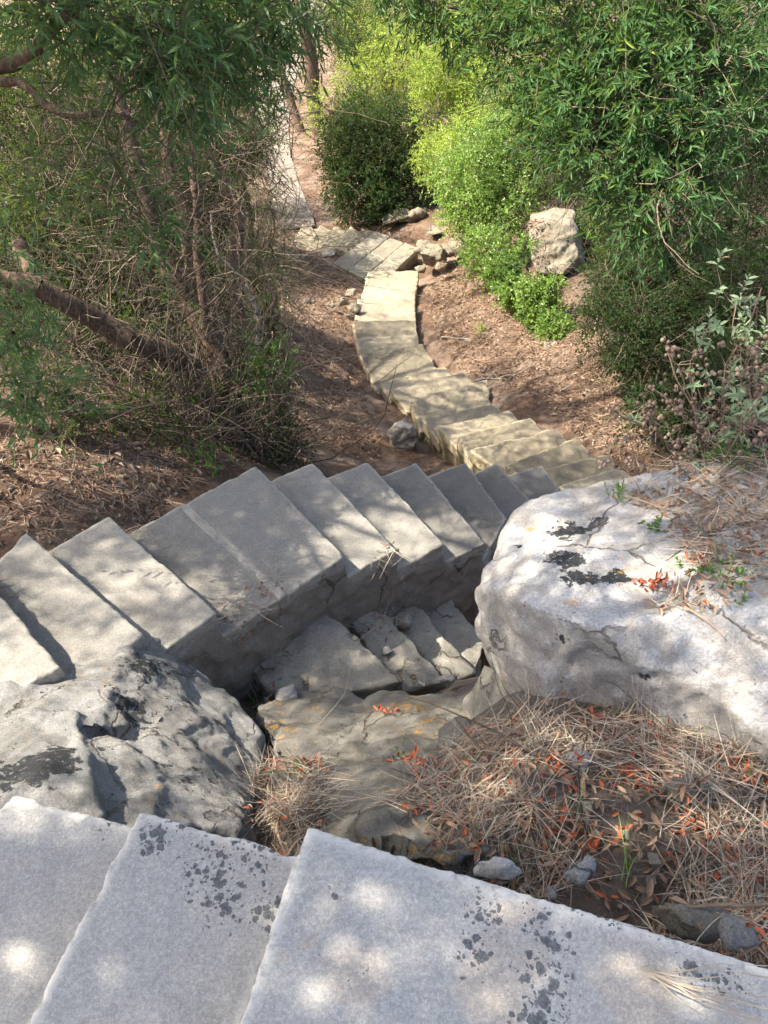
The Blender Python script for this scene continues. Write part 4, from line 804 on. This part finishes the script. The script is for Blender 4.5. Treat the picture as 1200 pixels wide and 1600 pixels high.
P = np.array([D(a, b, c) for a, b, c in zip(px, py, gt.uniform(5.2, 7.4, n))]); zt_ = tz(P[:, 0], P[:, 1], False); P[:, 2] = np.maximum(P[:, 2], zt_ + .05)
twigs(acc, P, rdir(n, gt, .2), gt.uniform(.3, 1.1, n), gt.uniform(.002, .006, n), gt, K=9, wob=.9, droop=.1)
n = 230; P = np.tile(tb + np.array((0, 0, .15)), (n, 1)) + gt.normal(size=(n, 3)) * (.28, .3, .12); P[:, 2] = tz(P[:, 0], P[:, 1], False) + .03
dd = unit(gt.normal(size=(n, 3)) * (.7, .5, .3) + np.array((-.1, .1, 1.0))); twigs(acc, P, dd, gt.uniform(.5, 1.5, n), gt.uniform(.004, .010, n), gt, K=10, wob=.9, droop=.25, sides=4)
acc.build('twigs', [M['twig']], o, smooth=True)
# pale leaning stem beside the tangle
acc = Acc(); p0 = rbase(-1.0, 5.9); oo = empty('sapling', p0, label='thin pale grey bent stem rising beside the tangled tree', cat='sapling')
for a, b, r0, r1, kw in lim(p0, D(404, 560, 6.4), D(405, 500, 6.4), D(385, 440, 6.3), D(340, 400, 6.2), D(330, 330, 6.2), r=(.024, .010)): add_limb(acc, a, b, r0, r1, gt, **kw)
acc.build('trunk', [M['greybark']], oo, smooth=True)
acc = Acc(); P = np.array([D(*q) for q in ((400, 500, 6.4), (395, 540, 6.4), (385, 440, 6.3), (350, 410, 6.2), (400, 520, 6.4), (410, 470, 6.4))] * 5); shoots(acc, P, rdir(30, gt, .3), gt.uniform(.15, .3, 30), 10, .05, .012, gt); acc.build('crown', [M['lance2'], M['twig']], oo)

def bush(name, label, base, crown, leaf, n, L, Wd, group=None, cat='bush', nl=10, slen=(.12, .28), g=gt, stems=9, shell=.35, jit=.8, twign=0, bark='bark', up=.25, stem=.002, droop=.1, ang=55):
    limbs = []
    for k in range(stems):
        c, r = crown[k % len(crown)]; t = c + g.normal(size=3) * r * .35; limbs.append((np.asarray(base) + g.normal(size=3) * (.08, .08, 0), t, .02 + .012 * g.random(), .006, dict(sides=6, K=8, wob=.12)))
    return tree(name, label, base, limbs, crown, cat, group, bark, leaf, L, Wd, nl, slen, n, g, twign, True, up, droop, shell, ang, stem, jit=jit)
# bush left of the lower flight
bush('bush', 'feathery olive-green bush right of the tangled trunks', rbase(-1.45, 8.4), [B(425, 430, 8.6, 38), B(430, 480, 8.4, 32), B(420, 360, 9.0, 40), B(400, 400, 8.8, 45), B(410, 300, 9.6, 35)], 'midleaf', 900, .035, .008, nl=14, slen=(.15, .35), twign=150)
bush('bush', 'low fresh green bush below the bent grey stem', rbase(-1.05, 6.3), [B(420, 555, 6.5, 32), B(400, 590, 6.3, 28), B(440, 580, 6.6, 18)], 'weed', 150, .05, .018, slen=(.1, .22), stems=6)
bush('bush', 'dark leafy suckers at the foot of the tangled trunks', rbase(-.95, 5.4), [B(430, 670, 6.3, 32), B(460, 700, 6.3, 22), B(400, 700, 6.0, 28)], 'shadeleaf', 130, .055, .016, slen=(.15, .3), stems=6)
bush('bush', 'sparse green undergrowth along the top of the left bank', rbase(-2.2, 4.6), [B(220, 650, 5.2, 45, squash=.5), B(120, 640, 4.8, 50, squash=.5), B(300, 690, 5.2, 35, squash=.5), B(60, 600, 4.8, 50, squash=.6)], 'midleaf', 260, .04, .013, slen=(.1, .25), stems=8, twign=160)
bush('thicket', 'dense dark undergrowth behind the tangled trunks', rbase(-3.2, 8.0), [B(120, 330, 8.5, 110), B(30, 430, 7.8, 90), B(250, 300, 9.5, 90), B(200, 450, 8.0, 80), B(300, 450, 8.5, 60), B(60, 200, 9.5, 110), B(330, 330, 10, 60), B(100, 540, 7.0, 70), B(250, 560, 7.2, 50)], 'shadeleaf', 6500, .055, .024, cat='thicket', slen=(.15, .35), stems=16, twign=900)
bush('thicket', 'tall shaded thicket closing the upper left corner', rbase(-5.6, 13.0), [B(80, 60, 12, 120), B(200, 120, 13, 120), B(300, 60, 13, 100), B(0, 200, 11.5, 120), B(330, 200, 12.5, 75), B(160, 230, 12, 90), B(370, 20, 15, 60), B(240, -20, 13, 100), B(365, 110, 14, 45)], 'midleaf', 4200, .075, .034, cat='thicket', slen=(.2, .45), stems=18, twign=500)
# far dark round bush
bush('bush', 'dark rounded bush behind the terrace', rbase(-.2, 17.6), [B(585, 250, 16.8, 75), B(620, 215, 17.2, 65), B(545, 230, 17.0, 48), B(560, 290, 16.6, 50), B(640, 280, 16.8, 48), B(600, 320, 16.4, 25), B(560, 180, 17.4, 40)], 'shadeleaf', 4600, .075, .035, slen=(.18, .38), twign=150)
# bright bushes, right of the path
for i, (lab, bs, c, n) in enumerate([
    ('tall yellow-green bush glowing above the far bushes', (1.6, 15.2), [B(700, 110, 15, 60), B(690, 180, 14.8, 50), B(740, 60, 15.2, 60), B(760, 150, 14.8, 55), B(640, 80, 16.5, 60), B(740, 230, 14.0, 45), B(680, 240, 14.4, 40)], 5200),
    ('bright green bush standing right of the terrace', (1.9, 12.9), [B(740, 280, 13.0, 60), B(790, 320, 12.8, 50), B(730, 330, 13.2, 40), B(800, 230, 13.0, 55), B(760, 395, 12.2, 35)], 3600),
    ('sunlit bush reaching down beside the buff boulder', (2.3, 11.2), [B(785, 425, 11.4, 25), B(845, 485, 10.7, 26), B(868, 515, 10.4, 22), B(800, 455, 11.2, 20), B(830, 450, 10.6, 12), B(862, 448, 10.5, 12), B(822, 385, 10.8, 10)], 1250),
    ('leafy bush behind the buff boulder', (3.2, 12.2), [B(870, 260, 12.6, 50), B(950, 340, 12, 45), B(860, 200, 12.8, 60), B(960, 410, 11.6, 30)], 1800)]):
    bush('bush', lab, rbase(*bs), c, ('bright', 'fresh', 'fresh', 'midleaf')[i], n, .058, .030, slen=((.12, .34) if i != 2 else (.08, .2)), twign=60, group=None)
# dark thicket on the right
bush('thicket', 'dark shaded thicket under the right-hand tree', rbase(3.6, 8.2), [B(1000, 460, 8.6, 60), B(1080, 520, 8.0, 70), B(1170, 470, 7.6, 80), B(1010, 560, 7.8, 38), B(1180, 350, 8.2, 80), B(1180, 200, 8.5, 90), B(1060, 430, 8.5, 60), B(940, 500, 8.8, 25), B(1150, 600, 7.0, 70), B(1030, 640, 6.8, 35), B(1000, 520, 8.0, 50), B(1100, 620, 6.6, 50), B(960, 430, 9.0, 35), B(1000, 380, 9, 40)], 'shadeleaf', 6500, .055, .024, cat='thicket', slen=(.15, .35), stems=16, twign=1100)
# far trees
def pine(label, base, top, r, crown, n, lean=(0, 0)):
    limbs = lim(base, (np.asarray(base) + np.asarray(top)) / 2, top, r=(r, r * .55), wob=.03)
    m = (np.asarray(base) * .3 + np.asarray(top) * .7)
    for c, rr in crown[:5]: limbs.append((m, c, r * .3, r * .1, dict(sides=6, K=8)))
    return tree('pine_tree', label, base, limbs, crown, g=gt, n=n, L=.14, Wd=.03, nl=12, leaf='midleaf', simple=True, slen=(.3, .6), cat='pine tree', group='pines along the far path', twign=150, stem=.004)
b1 = W(500, 205, -7.85); b1[2] = float(tz([b1[0]], [b1[1]])[0]) - .1
pine('stout pine trunk at the far bend of the path', b1, b1 + np.array((-.7, 1.2, 6.0)), .24, [(b1 + np.array(q), np.array((1.5, 1.4, .8))) for q in ((-1.5, .5, 4.6), (.5, 1.0, 5.2), (-.5, 0, 6.0), (-2.4, 1.5, 5.4), (1.4, 2, 5.8))], 900)
b2 = W(470, 200, -7.95) + np.array((0, 0, 0)); b2[2] = float(tz([b2[0]], [b2[1]])[0]) - .1
pine('slim leaning pine left of the stout trunk', b2, b2 + np.array((-1.7, 2.5, 4.8)), .15, [(b2 + np.array(q), np.array((1.1, 1.1, .6))) for q in ((-1.7, 2.5, 4.8), (-.9, 1.4, 3.9), (-2.6, 2.6, 4.4))], 500)
labs = ['bright-leaved tree far behind the tall yellow-green bush', 'tree filling the gap above the far path', 'far tree behind the tangled trunks', 'shady tree far off at the upper left', 'far tree behind the upper right foliage', 'leafy tree behind the dark round bush', 'far tree at the top right corner', 'distant tree beyond the end of the path', 'distant bush left of the path', 'distant tree between path and bright bushes', 'broad far tree behind the left trunks']
for i, (px, py, dep, r, leaf) in enumerate([(650, 30, 24, 110, 'bright'), (560, -20, 30, 90, 'midleaf'), (330, 180, 17, 110, 'midleaf'), (130, 200, 14, 150, 'midleaf'), (900, 120, 18, 160, 'bright'), (600, 110, 22, 75, 'bright'), (1120, 120, 15, 170, 'midleaf'), (460, -60, 48, 60, 'bright'), (370, 230, 13, 55, 'midleaf'), (560, 70, 28, 50, 'midleaf'), (250, 330, 12, 90, 'midleaf')]):
    c = D(px, py, dep); rr = r * dep / F; bz = float(tz([c[0]], [c[1]])[0]); base = np.array((c[0], c[1] + .3, bz - .1)); h = c[2] - bz
    cr = [(c + gt.normal(size=3) * rr * (.45, .4, .35), np.array((1, 1, .8)) * rr * gt.uniform(.45, .7)) for _ in range(7)]
    tree('far_tree', labs[i], base, lim(base, c + (0, 0, .2), r=(rr * .09, rr * .04)) + [(c - (0, 0, rr * .6), q[0], rr * .035, rr * .012, dict(sides=6, K=6)) for q in cr[:5]], cr, g=gt, n=1100, L=.045 * (dep / 12) ** .6 * 1.3, Wd=.022 * (dep / 12) ** .6 * 1.3, nl=12, leaf=leaf, simple=True, slen=(.02 * dep, .035 * dep), stem=.003, twign=60, group='trees beyond the terrace')

# felted shrub behind the boulder
cb = np.array((1.5, 2.35, float(tz([1.5], [2.35])[0])))
cs = empty('cistus_shrub', cb, label='wiry shrub with felted sage leaves and dry seed heads behind the white boulder', cat='shrub')
acc = Acc(); accL = Acc(); accS = Acc(); gc = np.random.default_rng(5)
ends = [(1015, 640, 2.75), (1010, 600, 2.9), (1060, 570, 2.8), (985, 690, 2.75), (1100, 520, 2.7), (1150, 480, 2.6), (1190, 450, 2.5), (1180, 540, 2.5), (1130, 600, 2.6), (1080, 640, 2.7), (1040, 690, 2.7), (1200, 600, 2.45), (1160, 650, 2.55), (1100, 690, 2.6), (1230, 500, 2.5), (1240, 420, 2.6), (970, 650, 2.85), (1040, 540, 2.9), (1140, 560, 2.6), (1210, 560, 2.5)]
tips = []
for e in ends:
    t = D(*e); p = add_limb(acc, cb + gc.normal(size=3) * (.1, .06, .01), t, .0055, .002, gc, sides=5, K=14, wob=.14); 
    for k in range(13):
        i = gc.integers(5, 14); s = p[i]; q = s + (t - s) * .2 + gc.normal(size=3) * .07 + (0, 0, .04)
        add_limb(acc, s, q, .0020, .0009, gc, sides=3, K=6, wob=.18); tips.append((q, e[0] + e[1] * .2 < 1180))
tips = [(q, s) for q, s in tips]; T = np.array([q for q, s in tips]); isS = np.array([(gc.random() < (.8 if s else .45)) for q, s in tips])
acc.build('stems', [M['seed']], cs, smooth=True)
TL = T[~isS]; TL = TL + gc.normal(size=(len(TL), 3)) * .012
shoots(accL, TL, rdir(len(TL), gc, .7), .05, 9, .036, .0170, gc, ang=65, droop=0, stem=.001, fold=.15, curl=.2); accL.build('leaves', [M['sage'], M['seed']], cs)
TS = np.repeat(T[isS], 3, 0) + gc.normal(size=(isS.sum() * 3, 3)) * .012
S8 = []
an = np.linspace(0, 2 * np.pi, 6, endpoint=False); rings = [(0, -1), (.8, -.6), (1, 0), (.7, .6), (.25, 1.1)]
v = []; 
for r_, z_ in rings: v += [(r_ * math.cos(a), r_ * math.sin(a), z_) for a in an]
v = np.array(v); n = len(TS); vv = TS[:, None] + v[None] * gc.uniform(.0065, .0105, (n, 1, 1)); b = (np.arange(n) * 30)[:, None]
f = np.concatenate([b + np.array([r * 6 + j, r * 6 + (j + 1) % 6, r * 6 + 6 + (j + 1) % 6, r * 6 + 6 + j]) for r in range(4) for j in range(6)], 1).reshape(-1, 4); accS.add(vv.reshape(-1, 3), f, np.repeat(gc.random(n), 30)); accS.build('seed_heads', [M['seed']], cs, smooth=True)['kind'] = 'stuff'

# small weeds
def weed(label, px, py, z, n, L, Wd, leaf='weed', H=.06, spreadr=.03, cat='weed', name='weed', nl=8, up=1.2):
    c = W(px, py, z); h = drop(np.array([c[0]]), np.array([c[1]]))[0]; o = empty(name, h[:3], label=label, cat=cat); acc = Acc()
    P = h[:3] + gc.normal(size=(n, 3)) * (spreadr, spreadr, .0); shoots(acc, P, rdir(n, gc, up), gc.uniform(.5, 1.1, n) * H, nl, L, Wd, gc, ang=50, droop=.0, stem=.0012); acc.build('leaves', [M[leaf], M['weed']], o); return o
weed('bright green succulent tuft on the boulder top nearest the shrub', 1150, 735, -1.78, 60, .022, .006, H=.07, spreadr=.06, up=1.6)
weed('small feathery green tuft at the far edge of the boulder', 968, 780, -1.86, 16, .018, .006, H=.05, spreadr=.02)
weed('small bright green clover tuft on the boulder beside the black lichen', 1022, 832, -1.78, 14, .013, .010, H=.03, spreadr=.022, up=.6)
weed('yellow-green sprig in the straw on the boulder', 1100, 905, -1.67, 20, .014, .008, H=.045, spreadr=.045)
weed('small yellow-green weed at the right edge of the boulder straw', 1135, 925, -1.64, 14, .014, .008, H=.04, spreadr=.03)
weed('two pale green seedlings growing beside the stone in the pit corner', 405, 1060, -3.1, 4, .03, .012, H=.15, spreadr=.03)
weed('tiny dark green rosette on the ochre bedrock', 620, 1185, -2.5, 10, .02, .004, H=.04, spreadr=.02)
weed('small green weed in the left clump of dry grass', 465, 1215, -2.45, 5, .025, .012, H=.05, spreadr=.01)
weed('small grassy green tuft on the reddish slope', 752, 520, -5.75, 14, .06, .012, 'bright', H=.12, spreadr=.06)
weed('small shrubby green plant left of the top landing steps', 320, 740, -3.3, 12, .05, .018, 'weed', H=.16, spreadr=.08)
weed('low green plant beside the old steps wall at the right slope', 1015, 600, -4.7, 30, .05, .022, 'midleaf', H=.3, spreadr=.2)
# white flower
c = W(748, 1322, -1.70); h = drop(np.array([c[0]]), np.array([c[1]]))[0]; fo = empty('flower', h[:3], label='single tiny white flower at the edge of the dry grass', cat='flower'); acc = Acc()
twigs(acc, h[None, :3], np.array([[0, 0, 1.]]), .05, .0012, gc, wob=.1); acc.build('stem', [M['weed']], fo); acc = Acc(); n = 16
v, f, q = leaves(np.tile(h[:3] + (0, 0, .05), (n, 1)), rdir(n, gc, .3), rdir(n, gc, 1), .009, .007); acc.add(v, f, .5); acc.build('petals', [M['white']], fo)
# oat stalks lying over the long slab, and tall dry stalks
def stalk(label, pts, n, r=.0011, name='grass_stalk'):
    o = empty(name, pts[0], label=label, cat='grass stalk'); acc = Acc()
    for k in range(n):
        a = pts[0] + gc.normal(size=3) * .004; b = pts[-1] + gc.normal(size=3) * (.03, .03, .006)
        add_limb(acc, a, b, r, r * .5, gc, sides=3, K=12, wob=.05)
    acc.build('stems', [M['straw']], o); return o
stalk('spray of pale dry oat stalks lying across the right end of the long slab', [W(1005, 1516, -1.435), W(1210, 1610, -1.40)], 9, .0012)
stalk('second pale dry stalk spray lying nearer the grass edge of the long slab', [W(1010, 1522, -1.435), W(1230, 1545, -1.41)], 6, .0012)
stalk('long thin straw arching over the pit beside the old steps', [W(470, 1170, -2.55), W(600, 930, -3.3)], 1, .0016)
stalk('thin upright dry stalk in front of the white boulder', [W(905, 1100, -2.0), W(925, 940, -1.6)], 1, .0011)
stalk('pale curved stems hanging down the front of the boulder', [W(1010, 1200, -1.8), W(990, 1060, -1.7)], 4, .0010)
tw = empty('fallen_branch', W(1030, 1418, -1.55), label='reddish stick lying in the grass at the right edge above the slab', cat='branch'); acc = Acc(); add_limb(acc, W(1030, 1418, -1.56), W(1230, 1412, -1.5), .0045, .003, gc, K=10, wob=.03); acc.build('stick', [M['twig']], tw, smooth=True)
for lab, a, b in (('grey stick on the reddish slope right of the steps', (745, 585, -5.35), (835, 572, -5.2)), ('forked stick above the other on the reddish slope', (690, 520, -5.8), (735, 530, -5.7)), ('pale branch lying at the edge of the dark thicket', (880, 600, -4.9), (960, 470, -5.0))):
    A_, B_ = W(*a), W(*b); A_[2] = tz([A_[0]], [A_[1]])[0] + .03; B_[2] = tz([B_[0]], [B_[1]])[0] + .05
    tw = empty('fallen_branch', A_, label=lab, cat='branch'); acc = Acc(); p = add_limb(acc, A_, B_, .014, .006, gc, K=12, wob=.08)
    for k in (4, 7): add_limb(acc, p[k], p[k] + gc.normal(size=3) * (.15, .15, .03) + (.1, 0, .04), .007, .003, gc, sides=5)
    acc.build('stick', [M['greybark']], tw, smooth=True)
print('polys', sum(len(o.data.polygons) for o in bpy.data.objects if o.type == 'MESH'))
